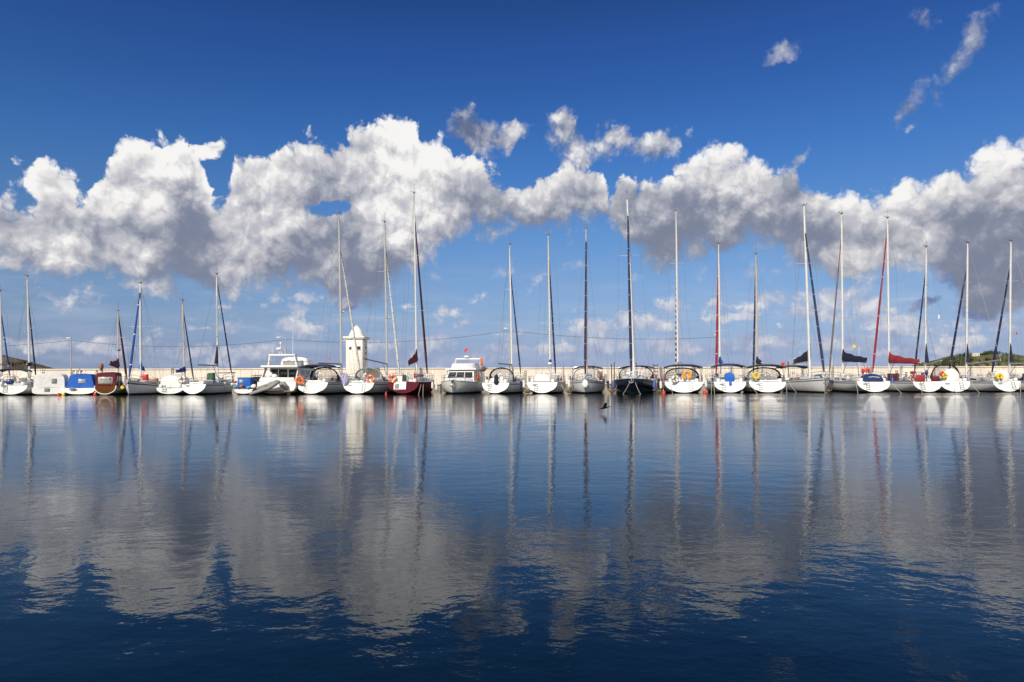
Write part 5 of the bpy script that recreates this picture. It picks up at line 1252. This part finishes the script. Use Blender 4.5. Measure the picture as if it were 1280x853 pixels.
# lilac cloth over the stern corner of the tower boat
o = empty('draped_cloth', xyz(430.5,472,D0+.35)); tag(o, 'pale lilac cloth draped over the left stern rail of the tower sailboat', 'cloth')
m_ = M(); rr = []
for j in range(9):
    z = 0.46-1.15*j/8; w_ = [.20,.30,.34,.30,.33,.27,.30,.24,.22][j]
    rr.append([(w_*-cos(pi*k/8)+.05*sin(j*1.3), -.06*sin(pi*k/8)-.05*sin(k*2.4+j*.4), z) for k in range(9)]+[(w_*.9*cos(pi*k/8)+.05*sin(j*1.3), .05*sin(pi*k/8), z) for k in range(1,8)])
m_.loft(rr, True, caps=True); m_.build('cloth_folds', LILAC, o)

# gangplanks and posts standing on the quay edge
def gangplank(px, py0, py1, lean, label, w_=0.32, m=WOODD):
    D = QY+.3; z0 = .86; z1 = Z(px,py0,D); o = empty('gangplank', (X(px,D), D, z0)); tag(o, label, 'gangplank', 'raised gangplanks on the quay edge')
    m_ = M(); h = z1-z0
    for sg in (-1,1): m_.tube([(sg*w_/2,0,0),(sg*w_/2+lean,.2,h)],.035,5)
    m_.build('side_rail', m, o)
    m_ = M()
    for k in range(6): t = (k+.5)/6; m_.box((lean*t,.2*t,h*t),(w_,.05,.10))
    m_.build('step', m, o, smooth=False)
for (px, py0, ln, lb, w_) in ((52,461.5,.15,'dark hooked gangplank on the wall side between the two leftmost boats',.3),(86,463,.5,'leaning dark gangplank behind the left of the blue canopy',.2),(93.5,463,.25,'second leaning gangplank behind the blue canopy',.2),
    (117,463,.35,'leaning gangplank between the blue and maroon canopies',.2),(124.5,462,.2,'gangplank rising left of the maroon canopy',.25),(214,460,.1,'dark gangplank behind the white cockpit tent',.25),
    (560.5,460,0,'upright brown gangplank left of the flybridge cruiser',.2),(657,463,0,'thin gangplank right of the black sprayhood boat',.2),(757,468,0,'short gangplank left of the navy hull',.2),(764.5,455,.02,'tall thin post left of the navy hull',.08),
    (768,453,.02,'second tall thin post left of the navy hull',.08),(820,455,.0,'broad brown gangplank right of the navy hull',.5),(867,457,.0,'narrow gangplank behind the amber buoy',.3),(986,452,.0,'thin post behind the red ensign',.1),
    (1121,463,.1,'gangplank behind the long red boom cover',.25),(1132,465,.2,'slanted gangplank right of the red boom cover middle',.2),(1232,466,.6,'leaning grey gangplank behind the far right grey hull side',.2)):
    gangplank(px, py0, 0, ln, lb, w_)
# red crate standing on the quay behind the red furled sail
o = empty('red_crate', (X(1082,QY+1), QY+1, .7)); tag(o, 'orange red crate standing on the quay beside the red furled sail', 'crate')
zt = Z(1082,461,QY+1)-.7; m_ = M(); m_.box((0,0,zt-.28),(.85,.5,.56),bev=.04); m_.build('crate_body', REDP, o); m_ = M(); m_.box((0,0,(zt-.56)/2),(.7,.4,zt-.56),bev=.02); m_.build('pedestal', GREYC, o)
m_ = M(); m_.tube([(-.1,0,zt),(-.25,0,zt+.6),(-.2,0,zt+.8)],.03,5); m_.build('hook', REDP, o)
# thin white poles on the wall
for px, py, lb in ((1040,434,'thin white pole left of the navy boom cover'),(1074,434,'thin white pole above the navy boom cover'),(759,443,'thin dark pole on the quay left of the navy hull mast'),(811,441,'thin dark pole on the quay right of the navy hull mast')):
    o = empty('thin_pole', (X(px,WY-.8),WY-.8,.7)); tag(o, lb, 'pole', 'thin poles by the wall'); h = Z(px,py,WY-.8)-.7
    m_ = M(); m_.tube([(0,0,0),(0,0,h)],[.05,.025],6); m_.build('pole', MASTW if px > 1000 else GREYC, o); m_ = M(); m_.tube([(0,0,0),(0,0,.12)],.14,8); m_.build('foot', GALV, o)

# =================================================================== cormorant skimming the water
DB = 33.0
bpos = xyz(756, 509.3, DB)
o = empty('cormorant', bpos, radians(0)); tag(o, 'dark cormorant flying low over the water with raised wings', 'bird')
sc_ = DB/F/70.0*1.0
def bp(x, y): return ((x-640)*0.0, 0, 0)
k = DB/F                      # metres per photo pixel at the bird
m_ = M(); m_.tube([(-7*k,0,-2.2*k),(-4.2*k,0,-1.6*k),(-1.5*k,0,-.9*k),(1.2*k,0,-.5*k),(2.6*k,0,-.2*k),(4.4*k,0,.3*k),(5.6*k,0,.9*k),(6.4*k,0,1.0*k),(7.4*k,0,.9*k)],[.35*k,.8*k,1.35*k,1.3*k,.7*k,.45*k,.55*k,.55*k,.12*k],8)
FEA = mat('black_brown_feathers',(.010,.008,.007),.95,vary=.4,scale=20,spec=0.05)
m_.build('body', FEA, o)
for sg in (-1,1):
    m_ = M(); rr = []
    for j in range(7):
        t = j/6; ch = (4.8-3.0*t)*k; cx = (-2.0+2.6*t**1.5)*k*1.2; z = (0.0+5.6*t)*k; y = sg*(.8*k+t*3.2*k)
        rr.append([(cx,y,z),(cx+ch*.5,y,z+.25*k*(1-t)),(cx+ch,y,z),(cx+ch*.5,y-.0,z-.12*k)])
    m_.loft(rr, True, caps=True); m_.build('wing', FEA, o)
m_ = M(); m_.add([(-6.5*k,-.7*k,-2.2*k),(-6.5*k,.7*k,-2.2*k),(-4*k,.4*k,-1.5*k),(-4*k,-.4*k,-1.5*k),(-6.5*k,-.7*k,-2.4*k),(-6.5*k,.7*k,-2.4*k),(-4*k,.4*k,-1.9*k),(-4*k,-.4*k,-1.9*k)],[(0,3,2,1),(4,5,6,7),(0,1,5,4),(1,2,6,5),(2,3,7,6),(3,0,4,7)]); m_.build('tail', FEA, o)
